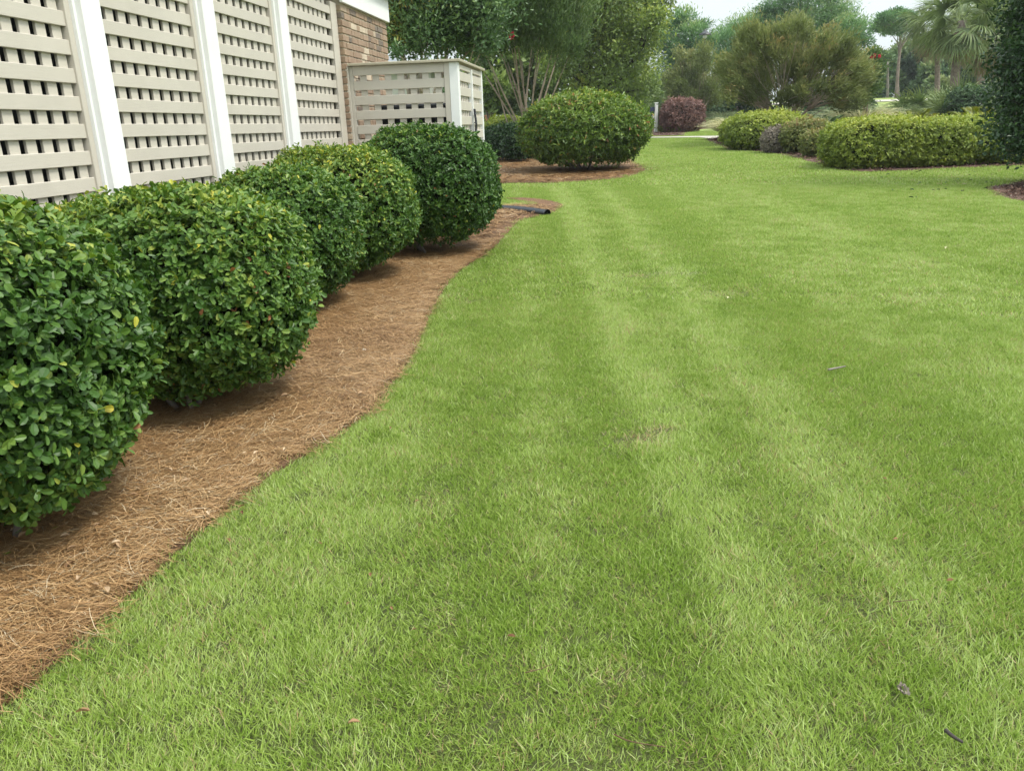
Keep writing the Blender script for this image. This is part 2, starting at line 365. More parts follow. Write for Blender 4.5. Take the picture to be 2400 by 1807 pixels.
    if core:
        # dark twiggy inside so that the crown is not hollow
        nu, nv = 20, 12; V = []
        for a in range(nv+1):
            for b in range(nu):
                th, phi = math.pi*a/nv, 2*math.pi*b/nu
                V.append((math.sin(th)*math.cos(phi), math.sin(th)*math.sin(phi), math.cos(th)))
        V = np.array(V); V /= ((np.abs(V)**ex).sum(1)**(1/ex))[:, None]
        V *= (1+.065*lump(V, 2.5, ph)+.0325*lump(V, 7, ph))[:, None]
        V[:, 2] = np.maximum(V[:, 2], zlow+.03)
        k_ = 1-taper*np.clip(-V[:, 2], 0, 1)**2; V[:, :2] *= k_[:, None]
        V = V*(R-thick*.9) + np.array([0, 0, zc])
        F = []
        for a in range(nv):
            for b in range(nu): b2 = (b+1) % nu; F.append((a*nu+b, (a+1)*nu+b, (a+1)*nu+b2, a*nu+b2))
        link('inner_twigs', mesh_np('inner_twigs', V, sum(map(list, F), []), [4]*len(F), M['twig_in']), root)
    if stems:
        for k in range(stems):
            w = rng.uniform(0, 6.28); q = rng.uniform(.25, .6); mb = MB()
            p0 = np.array([math.cos(w)*.06, math.sin(w)*.06, -.05]); p2 = np.array([math.cos(w)*R[0]*q, math.sin(w)*R[1]*q, zc*(.42+.2*rng.random())])
            p1 = (p0+p2)/2 + np.array([0, 0, -.04]) + rng.normal(size=3)*.03
            t = np.linspace(0, 1, 6)[:, None]; Pp = (1-t)**2*p0 + 2*t*(1-t)*p1 + t*t*p2
            mb.tube(Pp, np.linspace(.018, .008, 6)*max(1, R[2]/.7), 6)
            link('stem', mesh_np('stem', np.concatenate(mb.V), mb.L, mb.S, M[stem_mat], smooth=True), root)
    return root

# ------------------------------------------------------------------ trees
def curve_pts(p0, p2, bend, n=7):
    p1 = (p0+p2)/2 + bend; t = np.linspace(0, 1, n)[:, None]
    return (1-t)**2*p0 + 2*t*(1-t)*p1 + t*t*p2
def tree(name, label, cat, base, clumps, mat, bark, nleaf, Ll, Lw, trunks=1, r0=.12, fork=.35, group=None, up=.3, T=T_QUAD,
         spread=None, tint0=.45, tvar=.2, jitter=.04, trunk_r=.04, inner=.0, top_bright=.25, flat=1.0, core=0, shell=.75, fan=0):
    """clumps: (x, y, z, r) rows in world space; trunks fan out from the base, boughs go to every clump, leaves fill the clumps"""
    root = empty(name, base, label, cat, group); C = np.array(clumps, float); cen = C[:, :3].mean(0)
    base = np.array(base, float)
    # trunks
    ang = np.arctan2(C[:, 1]-base[1], C[:, 0]-base[0]); order = np.argsort(ang); groups = np.array_split(order, trunks)
    for gi, g in enumerate(groups):
        if len(g) == 0: continue
        mb = MB(); gc = C[g, :3].mean(0)
        w = 2*math.pi*gi/max(trunks, 1)+.4
        p0 = base + np.array([math.cos(w), math.sin(w), 0])*trunk_r*(trunks > 1) + np.array([0, 0, -.15])
        top = C[g, 2].min() if trunks == 1 else gc[2]
        zf = base[2] + (gc[2]-base[2])*fork
        hub = p0*(1-fork) + gc*fork if trunks > 1 else np.array([base[0]+(gc[0]-base[0])*.25, base[1]+(gc[1]-base[1])*.25, zf])
        hub[2] = zf
        Pp = curve_pts(p0, hub, rng.normal(size=3)*jitter*np.array([1, 1, 0]), 8)
        Pp[1:-1] += rng.normal(size=(6, 3))*jitter*.25*np.array([1, 1, 0])
        rr = r0*(1 if trunks == 1 else rng.uniform(.75, 1.1)); mb.tube(Pp, np.linspace(rr*1.15, rr*.72, 8), 8 if trunks == 1 else 6)
        for k in g:
            e = C[k, :3]; d = np.linalg.norm(e-hub)
            st = Pp[-1] if rng.random() < .65 else Pp[rng.integers(4, 8)]
            Q = curve_pts(st, e, rng.normal(size=3)*d*.08 + np.array([0, 0, d*.06*(1 if flat < 1 else -.3)]), 7)
            q0 = rr*rng.uniform(.3, .55); mb.tube(Q, np.linspace(q0, q0*.25, 7), 5)
            for _ in range(2):
                s2 = Q[rng.integers(3, 6)]; e2 = e + rand_dirs(1)[0]*C[k, 3]*.75*np.array([1, 1, .6])
                mb.tube(curve_pts(s2, e2, rng.normal(size=3)*.05, 5), np.linspace(q0*.35, q0*.1, 5), 4)
        mb.build('trunk', bark, root, smooth=True)
    # leaves
    wgt = C[:, 3]**2; cnt = (nleaf*wgt/wgt.sum()).astype(int)
    idx = np.repeat(np.arange(len(C)), cnt); n = len(idx)
    d = rand_dirs(n); rr = (rng.random(n)**(1-shell) if shell < 1 else np.ones(n)); rr = rng.random(n)**.55*1.12; rr = np.where(rng.random(n) < .22, rr*rng.uniform(1, 1.55, n), rr)
    rad = C[idx, 3]*rr*(1+.22*lump(d+idx[:, None]*.7, 3.0, 1.3))
    P = C[idx, :3] + d*rad[:, None]*np.array([1, 1, flat])
    A = unit(d*(.6) + rng.normal(size=(n, 3))*.6 + np.array([0, 0, up]))
    if fan: A = unit(unit(P-base-np.array([0, 0, .5]))*fan + rng.normal(size=(n, 3))*.45)
    N = unit(rng.normal(size=(n, 3))*.7 + np.array([0, 0, .8]) + d*.4)
    L = Ll*rng.uniform(.6, 1.3, n); Wd = Lw*rng.uniform(.7, 1.2, n)
    ct = rng.normal(size=len(C))*tvar
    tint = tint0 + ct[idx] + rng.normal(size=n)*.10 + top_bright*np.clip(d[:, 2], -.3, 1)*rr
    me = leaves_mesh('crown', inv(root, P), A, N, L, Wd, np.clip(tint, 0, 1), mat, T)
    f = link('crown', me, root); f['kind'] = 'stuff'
    return root
def ell_clumps(c, R, k, r, zmin=-1, shell=.5, rv=.3):
    d = rand_dirs(k*3); d = d[d[:, 2] > zmin][:k]; q = shell + (1-shell)*rng.random(len(d))**.5
    P = np.array(c) + d*q[:, None]*np.array(R); return np.column_stack([P, r*rng.uniform(1-rv, 1+rv, len(P))])
def dome_clumps(px0, px1, yt, yb, n, w, dist, depth, low=.55):
    "clumps through a broad crown, narrower towards its foot"
    cx, hw = (px0+px1)/2, (px1-px0)/2; L = []
    while len(L) < n:
        a, b = rng.uniform(-1, 1), rng.uniform(0, 1)
        top = math.sqrt(max(0, 1-a*a*.92)); y = yb-(yb-yt)*b
        if b > top*(1+.06*math.sin(a*9)): continue
        if b < .45 and abs(a) > low+(1-low)*b/.45: continue
        if rng.random() < .12: continue
        L.append((cx+a*hw, y, w*rng.uniform(.6, 1.25)))
    return px_clumps(L, dist, depth)
def px_clumps(lst, dist, depth=.6):
    "clump list as (px, py, half width in px): real places at about the given walking distance"
    out = []
    for px, py, w in lst:
        dd = dist + rng.uniform(-depth, depth); p = at(px, dd, py); p[2] = zat(px, py, dd); out.append([*p, w/FPX*dd])
    return np.array(out)

# ------------------------------------------------------------------ ground, lawn, beds, paths
def poly_sheet(name, pts, off, mat, kind='structure', thick=0.0):
    P = np.array([[p[0], p[1]] for p in pts])
    import bmesh
    bm = bmesh.new(); vs = [bm.verts.new((x, y, float(hgt(x, y))+off)) for x, y in P]
    f = bm.faces.new(vs)
    if f.normal.z < 0: f.normal_flip()
    if thick:
        r = bmesh.ops.extrude_face_region(bm, geom=[f]); 
        for v in [g for g in r['geom'] if isinstance(g, bmesh.types.BMVert)]: v.co.z -= thick
    bmesh.ops.triangulate(bm, faces=bm.faces[:]); bmesh.ops.recalc_face_normals(bm, faces=bm.faces[:])
    me = bpy.data.meshes.new(name); bm.to_mesh(me); bm.free(); me.materials.append(mat)
    o = link(name, me); o['kind'] = kind; return o, P
def smooth_poly(P, n=4, closed=True):
    "Catmull-Rom through the points"
    P = np.array(P); N = len(P); out = []
    for i in range(N if closed else N-1):
        a, b, c, d = (P[(i+k) % N] if closed else P[min(max(i+k, 0), N-1)] for k in (-1, 0, 1, 2))
        for t in np.arange(n)/n:
            out.append(.5*((2*b)+(c-a)*t+(2*a-5*b+4*c-d)*t*t+(3*b-a-3*c+d)*t**3))
    if not closed: out.append(P[-1])
    return np.array(out)
def inside(P, X, Y):
    r = np.zeros(len(X), bool); n = len(P)
    for i in range(n):
        x1, y1 = P[i]; x2, y2 = P[(i+1) % n]
        if y1 == y2: continue
        c = ((y1 > Y) != (y2 > Y)) & (X < (x2-x1)*(Y-y1)/(y2-y1)+x1); r ^= c
    return r

def ground_mat():
    m, nt, p, out = new_mat('lawn_ground')
    n1 = noise(nt, 210, 5, .75); n2 = noise(nt, .5, 4, .6); n3 = noise(nt, .07, 3)
    c = mixc(nt, rng_map(nt, n1, .3, .7, 0, 1), (.05, .065, .014), (.17, .20, .045))
    gy = nt.nodes.new('ShaderNodeSeparateXYZ'); gg = nt.nodes.new('ShaderNodeNewGeometry'); nt.links.new(gg.outputs['Position'], gy.inputs[0])
    c = mixc(nt, rng_map(nt, gy.outputs[1], 10, 34, 0, 1), c, mixc(nt, rng_map(nt, n1, .3, .7, 0, 1), (.17, .25, .045), (.26, .35, .07)))
    c = mixc(nt, rng_map(nt, n2, .4, .75, 0, .35), c, (.25, .30, .08))
    c = mixc(nt, rng_map(nt, n3, .4, .65, 0, .5), c, (.28, .31, .09))
    nt.links.new(c, p.inputs['Base Color']); p.inputs['Roughness'].default_value = .9
    b = nt.nodes.new('ShaderNodeBump'); b.inputs['Distance'].default_value = .03; nt.links.new(n1, b.inputs['Height']); nt.links.new(b.outputs[0], p.inputs['Normal'])
    return m
def soil_mat(name, a, b_, c_, sc=60, h=.02):
    m, nt, p, out = new_mat(name)
    n1 = noise(nt, sc, 6, .75); n2 = noise(nt, 1.5, 4)
    c = ramp(nt, [(.3, a), (.5, b_), (.7, c_)], n1)
    c = mixc(nt, rng_map(nt, n2, .4, .7, 0, .4), c, a)
    nt.links.new(c, p.inputs['Base Color']); p.inputs['Roughness'].default_value = .95
    b = nt.nodes.new('ShaderNodeBump'); b.inputs['Distance'].default_value = h; nt.links.new(n1, b.inputs['Height']); nt.links.new(b.outputs[0], p.inputs['Normal'])
    return m
M['ground'] = ground_mat()
M['straw_soil'] = soil_mat('straw_soil', (.07, .032, .014), (.17, .088, .04), (.28, .165, .08))
M['bark_mulch'] = soil_mat('bark_mulch', (.045, .025, .018), (.12, .065, .045), (.22, .13, .095), 35)
xs = np.unique(np.concatenate([np.linspace(-30, 60, 91), np.linspace(-400, 500, 46)]))
ys = np.unique(np.concatenate([np.linspace(-12, 100, 113), np.linspace(100, 900, 20), [-60]]))
XX, YY = np.meshgrid(xs, ys); V = np.stack([XX.ravel(), YY.ravel(), hgt(XX, YY).ravel()], 1)
nx, ny = len(xs), len(ys); I = (np.arange(ny-1)[:, None]*nx+np.arange(nx-1)[None]).ravel()
me = mesh_np('lawn', V, np.stack([I, I+1, I+nx+1, I+nx], 1), [4]*len(I), M['ground'], smooth=True)
tag(link('ground', me), kind='structure')

def g2(l): return [G(a, b)[:2] for a, b in l]
edge = g2([(-260, 1840), (0, 1661), (65, 1606), (184, 1503), (326, 1378), (434, 1281), (543, 1188), (651, 1107), (760, 1042), (847, 982), (901, 922),
           (944, 868), (977, 814), (1004, 749), (1042, 678), (1085, 630), (1150, 588), (1194, 543), (1220, 520), (1265, 507), (1300, 497), (1318, 484), (1303, 475),
           (1250, 466), (1180, 465)])
edge = list(smooth_poly(edge, 4, False))
wallfoot = [wp(12.3, 1.1, 0)[:2], wp(12.3, 3.3, 0)[:2], wp(-1.5, 3.3, 0)[:2], wp(-1.5, 1.5, 0)[:2]]
BED1 = edge + [np.array(q) for q in wallfoot]
_, BED1 = poly_sheet('pine_straw_bed', BED1, .012, M['straw_soil'], thick=.05)
e2 = smooth_poly(g2([(1130, 434), (1178, 431), (1240, 430), (1303, 429), (1380, 425), (1433, 421), (1475, 414), (1503, 405), (1511, 397), (1500, 388), (1470, 372), (1400, 350), (1250, 336), (1150, 338), (1080, 350), (1050, 400)]), 3)
_, BED2 = poly_sheet('pine_straw_island', e2, .012, M['straw_soil'], thick=.05)
e3 = smooth_poly(g2([(1700, 348), (1716, 353), (1772, 355), (1853, 369), (1904, 381), (1945, 392), (1975, 400), (2040, 403), (2140, 400), (2226, 396), (2355, 389), (2460, 380),
                     (2460, 330), (2250, 305), (2050, 300), (1850, 302), (1720, 315), (1670, 325), (1655, 328)]), 3)
_, BED3 = poly_sheet('bark_mulch_bed', e3, .012, M['bark_mulch'], thick=.05)
e4 = smooth_poly(g2([(2311, 442), (2330, 437), (2400, 427), (2520, 420), (2640, 440), (2600, 475), (2480, 482), (2400, 473), (2340, 459)]), 3)
_, BED4 = poly_sheet('bark_mulch_ring', e4, .012, M['bark_mulch'], thick=.05)
e5 = smooth_poly(g2([(1380, 320), (1540, 319.5), (1600, 318.5), (1606, 312), (1640, 304), (1700, 299), (1740, 297), (1700, 290), (1500, 290), (1380, 296)]), 3)
_, BED5 = poly_sheet('far_bark_bed', e5, .02, M['bark_mulch'], thick=.05)
e6 = smooth_poly(g2([(2090, 292), (2150, 294), (2215, 291), (2340, 283), (2420, 276), (2420, 262), (2300, 262), (2150, 264), (2090, 272)]), 3)
_, BED6 = poly_sheet('palm_bed', e6, .02, M['bark_mulch'], thick=.05)
_, PATH = poly_sheet('footpath', g2([(1300, 326.5), (1560, 324.6), (1640, 323.6), (1668, 327), (1700, 320), (1640, 321), (1560, 322.2), (1300, 324.2)]), .03, M['concrete'], thick=.06)
# cart path on the far rise
mb = MB(); xs_ = np.linspace(18, 95, 40)
P1 = [(x, 70+1.5*math.sin(x*.07), 0) for x in xs_]; V = []
for x, y, _ in P1:
    for q in (0, 2.6): V.append((x, y+q, float(hgt(x, y+q))+.04))
mb.add(V, [(2*i, 2*i+2, 2*i+3, 2*i+1) for i in range(len(P1)-1)]); tag(mb.build('cart_path', M['concrete']), kind='structure')

# ------------------------------------------------------------------ strewn stuff: clumps instanced on points by geometry nodes
def strew(name, mat_objs, pts, variant, rz, scl, label, cat, tilt=None):
    c = bpy.data.collections.new(name+'_kinds')
    for i, me in enumerate(mat_objs):
        o = bpy.data.objects.new('%s_kind_%02d' % (name, i), me); c.objects.link(o)
    me = bpy.data.meshes.new(name); me.vertices.add(len(pts)); me.vertices.foreach_set('co', np.asarray(pts, np.float32).ravel())
    a = me.attributes.new('variant', 'INT', 'POINT'); a.data.foreach_set('value', np.asarray(variant, np.int32))
    a = me.attributes.new('rot', 'FLOAT_VECTOR', 'POINT'); R = np.zeros((len(pts), 3), np.float32); R[:, 2] = rz
    R[:, 0] = math.atan(.02)
    if tilt is not None: R[:, :2] = tilt
    a.data.foreach_set('vector', R.ravel())
    a = me.attributes.new('scl', 'FLOAT', 'POINT'); a.data.foreach_set('value', np.asarray(scl, np.float32))
    o = link(name, me); o['kind'] = 'stuff'; o['label'] = label; o['category'] = cat
    ng = bpy.data.node_groups.new(name, 'GeometryNodeTree')
    ng.interface.new_socket('Geometry', in_out='INPUT', socket_type='NodeSocketGeometry'); ng.interface.new_socket('Geometry', in_out='OUTPUT', socket_type='NodeSocketGeometry')
    gi = ng.nodes.new('NodeGroupInput'); go = ng.nodes.new('NodeGroupOutput'); ip = ng.nodes.new('GeometryNodeInstanceOnPoints')
    ci = ng.nodes.new('GeometryNodeCollectionInfo'); ci.inputs['Collection'].default_value = c
    ci.inputs['Separate Children'].default_value = True; ci.inputs['Reset Children'].default_value = True
    ip.inputs['Pick Instance'].default_value = True
    def na(nm, ty):
        q = ng.nodes.new('GeometryNodeInputNamedAttribute'); q.data_type = ty; q.inputs['Name'].default_value = nm; return q.outputs['Attribute']
    ng.links.new(gi.outputs[0], ip.inputs['Points']); ng.links.new(ci.outputs[0], ip.inputs['Instance'])
    ng.links.new(na('variant', 'INT'), ip.inputs['Instance Index'])
    er = ng.nodes.new('FunctionNodeEulerToRotation'); ng.links.new(na('rot', 'FLOAT_VECTOR'), er.inputs[0]); ng.links.new(er.outputs[0], ip.inputs['Rotation'])
    ng.links.new(na('scl', 'FLOAT'), ip.inputs['Scale']); ng.links.new(ip.outputs[0], go.inputs[0])
    md = o.modifiers.new('strew', 'NODES'); md.node_group = ng
    return o
def grass_mat():
    m, nt, p, out = new_mat('turf_blade')
    at_ = nt.nodes.new('ShaderNodeAttribute'); at_.attribute_name = 'tint'; oi = nt.nodes.new('ShaderNodeObjectInfo')
    n = noise(nt, 1.1, 3, .6); n2 = noise(nt, 7, 2)
    ad = nt.nodes.new('ShaderNodeMath'); ad.operation = 'ADD'; nt.links.new(at_.outputs['Fac'], ad.inputs[0]); nt.links.new(rng_map(nt, n, .3, .7, -.08, .08), ad.inputs[1])
    a2 = nt.nodes.new('ShaderNodeMath'); a2.operation = 'ADD'; a2.use_clamp = True; nt.links.new(ad.outputs[0], a2.inputs[0]); nt.links.new(rng_map(nt, n2, .3, .7, -.07, .07), a2.inputs[1])
    c = ramp(nt, [(0, (.12, .21, .022)), (.35, (.235, .355, .048)), (.65, (.365, .47, .105)), (.85, (.46, .57, .22)), (.93, (.50, .45, .23)), (1, (.46, .31, .17))], a2.outputs[0])
    nt.links.new(c, p.inputs['Base Color']); p.inputs['Roughness'].default_value = .45; p.inputs['Specular IOR Level'].default_value = .35
    t = nt.nodes.new('ShaderNodeBsdfTranslucent'); nt.links.new(c, t.inputs[0]); x = nt.nodes.new('ShaderNodeMixShader'); x.inputs[0].default_value = .35
    nt.links.new(p.outputs[0], x.inputs[1]); nt.links.new(t.outputs[0], x.inputs[2]); nt.links.new(x.outputs[0], out.inputs[0])
    return m
M['grass'] = grass_mat()
def blades(n, rad, hgt_, wid, lean, dry=0.0, tint0=.42, seg=3, spread=.55):
    "a tuft of n bent blades leaning to +x"
    a = rng.uniform(0, 6.283, n); r = rad*np.sqrt(rng.random(n)); B = np.stack([r*np.cos(a), r*np.sin(a), np.full(n, -.005)], 1)
    d = np.stack([np.full(n, lean), np.zeros(n), np.ones(n)], 1) + rng.normal(size=(n, 3))*np.array([spread, spread, .15]); d = unit(d); d[:, 2] = np.abs(d[:, 2])
    Lh = hgt_*rng.uniform(.5, 1.25, n); side = unit(np.cross(d, rand_dirs(n))); w = wid*rng.uniform(.7, 1.2, n)
    droop = unit(d*np.array([1, 1, 0])+1e-4)*rng.uniform(0, .45, n)[:, None] + np.array([0, 0, -1])*rng.uniform(0, .12, n)[:, None]
    V = []; rows = seg+1
    for k in range(rows):
        t = k/seg; c = B + d*(Lh*t)[:, None] + droop*(Lh*t*t*.6)[:, None]; ww = w*(1-t**2.2)*.5 + (0 if k < seg else 0)
        V += [c-side*ww[:, None], c+side*ww[:, None]] if k < seg else [c]
    V = np.stack(V, 1); k = V.shape[1]; V = V.reshape(-1, 3)
    F = []; S_ = []
    for q in range(seg-1): F += [2*q, 2*q+1, 2*q+3, 2*q+2]; S_.append(4)
    F += [2*seg-2, 2*seg-1, 2*seg]; S_.append(3)
    loops = (np.array(F)[None]+np.arange(n)[:, None]*k).ravel()
    tint = tint0 + rng.normal(size=n)*.15; tint = np.where(rng.random(n) < .07+dry, rng.uniform(.9, 1, n), np.minimum(tint, .86))
    return mesh_np('tuft', V, loops, np.tile(S_, n), M['grass'], {'tint': np.repeat(tint, k)})
def scatter_polar(dmin, dmax, dens, a0=-44, a1=44):
    c = 1/math.sqrt(dens); q = math.sin(math.radians(a1))*dmax; X, Y = np.meshgrid(np.arange(-q, q, c), np.arange(dmin*.6, dmax, c))
    X = X.ravel()+rng.uniform(-.5, .5, X.size)*c; Y = Y.ravel()+rng.uniform(-.5, .5, Y.size)*c
    d = np.hypot(X, Y); a = np.degrees(np.arctan2(X, Y)); k = (d >= dmin) & (d < dmax) & (a > a0) & (a < a1); return X[k], Y[k]
def lawn_mask(X, Y, m=0):
    k = np.ones(len(X), bool)
    for P in (BED1, BED2, BED3, BED4, BED5, BED6, PATH): k &= ~inside(P, X, Y)
    s = X*UU[0]+Y*UU[1]; w = X*NN[0]+Y*NN[1]; k &= ~((w > 3.0) & (s < 12)); return k
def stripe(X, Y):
    "passes of the mower: which way the blades lean and how light they are painted, +1 away from the viewer, -1 towards"
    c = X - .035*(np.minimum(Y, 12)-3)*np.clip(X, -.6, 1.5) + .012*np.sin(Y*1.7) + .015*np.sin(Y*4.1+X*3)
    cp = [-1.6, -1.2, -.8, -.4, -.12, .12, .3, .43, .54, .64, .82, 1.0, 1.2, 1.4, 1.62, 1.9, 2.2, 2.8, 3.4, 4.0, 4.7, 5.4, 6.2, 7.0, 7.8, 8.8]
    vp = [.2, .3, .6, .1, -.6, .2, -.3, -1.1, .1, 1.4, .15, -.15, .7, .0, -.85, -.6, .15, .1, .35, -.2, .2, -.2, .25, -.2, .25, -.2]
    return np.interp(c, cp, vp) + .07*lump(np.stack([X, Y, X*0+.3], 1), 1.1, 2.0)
def lawn_part(dmin, dmax, dens, objs, nm, s0, label, nvar, dryidx=None):
    X, Y = scatter_polar(dmin, dmax, dens); k = lawn_mask(X, Y); X, Y = X[k], Y[k]
    st = stripe(X, Y); st2 = np.clip(st*1.5, -1, 1)+rng.normal(size=len(X))*.4
    rz = np.where(st2 > 0, math.pi/2-.07, -math.pi/2-.07)+rng.normal(size=len(X))*.6
    Z = hgt(X, Y); var = rng.integers(0, nvar, len(X)); var = np.where(rng.random(len(X)) < .5+.75*st, var, var+nvar)  # stripe light and shade also painted: paler tufts leaning away, darker ones towards
    sc = s0*rng.uniform(.75, 1.2, len(X))
    if dryidx is not None:
        for (px, py, r, pr) in ((1505, 1015, .16, .7), (1450, 1020, .10, .5), (1140, 925, .14, .35), (1560, 640, .3, .5), (1660, 690, .35, .3), (1000, 1190, .13, .45), (985, 1420, .10, .5), (1440, 1600, .08, .5), (2010, 1400, .1, .4), (1490, 1760, .07, .5)):
            g = G(px, py); dd = np.hypot(X-g[0], Y-g[1]); var = np.where((dd < r) & (rng.random(len(X)) < pr), dryidx, var)
    return strew(nm, objs, np.stack([X, Y, Z], 1), var, rz, sc, label, 'grass')
nv = 5  # each set below: paler tufts, then darker, stripe light painted into their tint
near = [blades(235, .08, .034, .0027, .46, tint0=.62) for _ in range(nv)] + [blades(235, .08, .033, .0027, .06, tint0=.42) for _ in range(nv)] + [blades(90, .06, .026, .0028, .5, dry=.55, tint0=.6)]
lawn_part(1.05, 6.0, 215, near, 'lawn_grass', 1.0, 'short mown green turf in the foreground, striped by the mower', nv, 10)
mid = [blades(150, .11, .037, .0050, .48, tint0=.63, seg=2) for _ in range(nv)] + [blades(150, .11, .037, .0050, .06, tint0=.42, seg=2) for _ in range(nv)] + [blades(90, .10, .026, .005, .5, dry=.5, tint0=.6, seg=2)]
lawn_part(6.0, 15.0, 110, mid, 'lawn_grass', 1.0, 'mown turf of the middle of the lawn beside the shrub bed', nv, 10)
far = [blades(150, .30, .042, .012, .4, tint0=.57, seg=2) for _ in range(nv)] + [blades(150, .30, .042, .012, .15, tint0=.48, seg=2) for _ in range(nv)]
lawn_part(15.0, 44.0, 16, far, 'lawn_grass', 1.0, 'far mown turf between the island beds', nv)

def straw_mat():
    m, nt, p, out = new_mat('pine_straw')
    at_ = nt.nodes.new('ShaderNodeAttribute'); at_.attribute_name = 'tint'
    n = noise(nt, .9, 3); ad = nt.nodes.new('ShaderNodeMath'); ad.operation = 'ADD'; ad.use_clamp = True
    nt.links.new(at_.outputs['Fac'], ad.inputs[0]); nt.links.new(rng_map(nt, n, .3, .7, -.12, .12), ad.inputs[1])
    c = ramp(nt, [(0, (.075, .038, .016)), (.3, (.20, .105, .040)), (.6, (.37, .215, .090)), (.85, (.50, .335, .165)), (1, (.56, .47, .33))], ad.outputs[0])
    nt.links.new(c, p.inputs['Base Color']); p.inputs['Roughness'].default_value = .55; return m
M['straw'] = straw_mat()
def straw(n, rad, L, w, tint0=.5):
    a = rng.uniform(0, 6.283, n); r = rad*np.sqrt(rng.random(n)); B = np.stack([r*np.cos(a), r*np.sin(a), rng.random(n)**1.6*.035], 1)
    yaw = rng.normal(size=n)*.55 + np.where(rng.random(n) < .3, rng.uniform(0, 3.14, n), 0); ln = L*rng.uniform(.5, 1.2, n); cv = rng.normal(size=n)*.28
    tl = rng.normal(size=n)*.10; V = []; seg = 3
    for k in range(seg+1):
        t = k/seg-.5; yy = yaw+cv*t; c = B + np.stack([np.cos(yaw+cv*t*.5), np.sin(yaw+cv*t*.5), np.zeros(n)], 1)*(ln*t)[:, None]; c[:, 2] += np.maximum(tl*ln*t, -.01) + .006*np.sin(k*2.1+a)
        s = np.stack([-np.sin(yy), np.cos(yy), rng.normal(size=n)*.0+.35*np.sin(a*3)], 1)*(w*.5)
        V += [c-s, c+s]
    V = np.stack(V, 1); k = V.shape[1]; F = sum([[2*q, 2*q+1, 2*q+3, 2*q+2] for q in range(seg)], [])
    loops = (np.array(F)[None]+np.arange(n)[:, None]*k).ravel(); tint = np.clip(tint0+rng.normal(size=n)*.2 + (B[:, 2]-.015)*5, 0, 1)
    return mesh_np('straw_tuft', V.reshape(-1, 3), loops, np.full(n*seg, 4), M['straw'], {'tint': np.repeat(tint, k)})
def edge_dist(P, X, Y):
    r = np.full(len(X), 9.0); Q = np.roll(P, -1, 0)
    for (ax, ay), (bx, by_) in zip(P, Q):
        dx, dy = bx-ax, by_-ay; L2 = dx*dx+dy*dy+1e-12; t = np.clip(((X-ax)*dx+(Y-ay)*dy)/L2, 0, 1)
        r = np.minimum(r, np.hypot(X-ax-t*dx, Y-ay-t*dy))
    return r
def strew_poly(name, P, dens, objs, label, cat, dmax=99, dmin=0, s0=1.0, zo=.014, yaw0=.25, yawr=.5):
    lo, hi = P.min(0), P.max(0); q_ = 1/math.sqrt(dens); X, Y = np.meshgrid(np.arange(lo[0], hi[0], q_), np.arange(lo[1], hi[1], q_)); X = X.ravel()+rng.uniform(-.5, .5, X.size)*q_; Y = Y.ravel()+rng.uniform(-.5, .5, Y.size)*q_
    d = np.hypot(X, Y); k = inside(P, X, Y) & (edge_dist(P, X, Y) > ((.035 if s0 < .6 else .10 if dmin == 0 and dmax < 50 else .035 if s0 < .6 else .16) if 'straw' in name else .2)) & (d < dmax) & (d >= dmin) & (np.arctan2(np.abs(X), Y) < math.radians(50)); X, Y = X[k], Y[k]
    return strew(name, objs, np.stack([X, Y, hgt(X, Y)+zo], 1), rng.integers(0, len(objs), len(X)), yaw0+.9*np.sin(X*2.1+Y*1.3)*.6+rng.normal(size=len(X))*yawr, s0*rng.uniform(.8, 1.2, len(X)), label, cat)
st_near = [straw(330, .17, .12, .0015) for _ in range(6)]
st_far = [straw(90, .26, .17, .005, .36) for _ in range(5)]
strew_poly('pine_straw', BED1, 46, st_near, 'brown pine straw strewn under the clipped shrub row', 'pine straw', 8)
strew_poly('pine_straw', BED1, 420, [straw(110, .07, .13, .0026) for _ in range(4)], 'short broken pine straw along the trimmed edge of the shrub bed', 'pine straw', 9, 0, s0=.59)
strew_poly('pine_straw', BED1, 22, st_far, 'brown pine straw at the far end of the shrub row, round the black pipe', 'pine straw', 99, 8)
strew_poly('pine_straw', BED2, 14, st_far, 'reddish pine straw under the big round shrub', 'pine straw')
def chips(n, rad, L):
    P = np.stack([rng.uniform(-rad, rad, n), rng.uniform(-rad, rad, n), rng.random(n)*.02], 1); D = rng.normal(size=(n, 3))*np.array([1, 1, .2]); N = rng.normal(size=(n, 3))*.4+np.array([0, 0, 1])
    return leaves_mesh('chip_tuft', P, D, unit(N), L*rng.uniform(.5, 1.4, n), L*.5*rng.uniform(.4, 1, n), np.clip(rng.random(n)**2.2, 0, 1), M['chips'], T_MID)
M['chips'] = leaf_mat('bark_chip', [(0, (.05, .026, .018)), (.4, (.12, .06, .042)), (.8, (.22, .14, .10)), (1, (.5, .42, .34))], .8, 0, .3, 6, .2)
ch = [chips(70, .3, .06) for _ in range(4)]
for nm, P, d_, lb in (('bark_chips', BED3, 14, 'dark red bark mulch under the lime hedge and mounds'), ('bark_chips', BED4, 22, 'dark bark mulch with pale chips round the dark tree at the right edge'), ('bark_chips', BED5, 4, 'red bark mulch round the plum coloured shrub')):
    strew_poly(nm, P, d_, ch, lb, 'mulch')
exec_marker = True
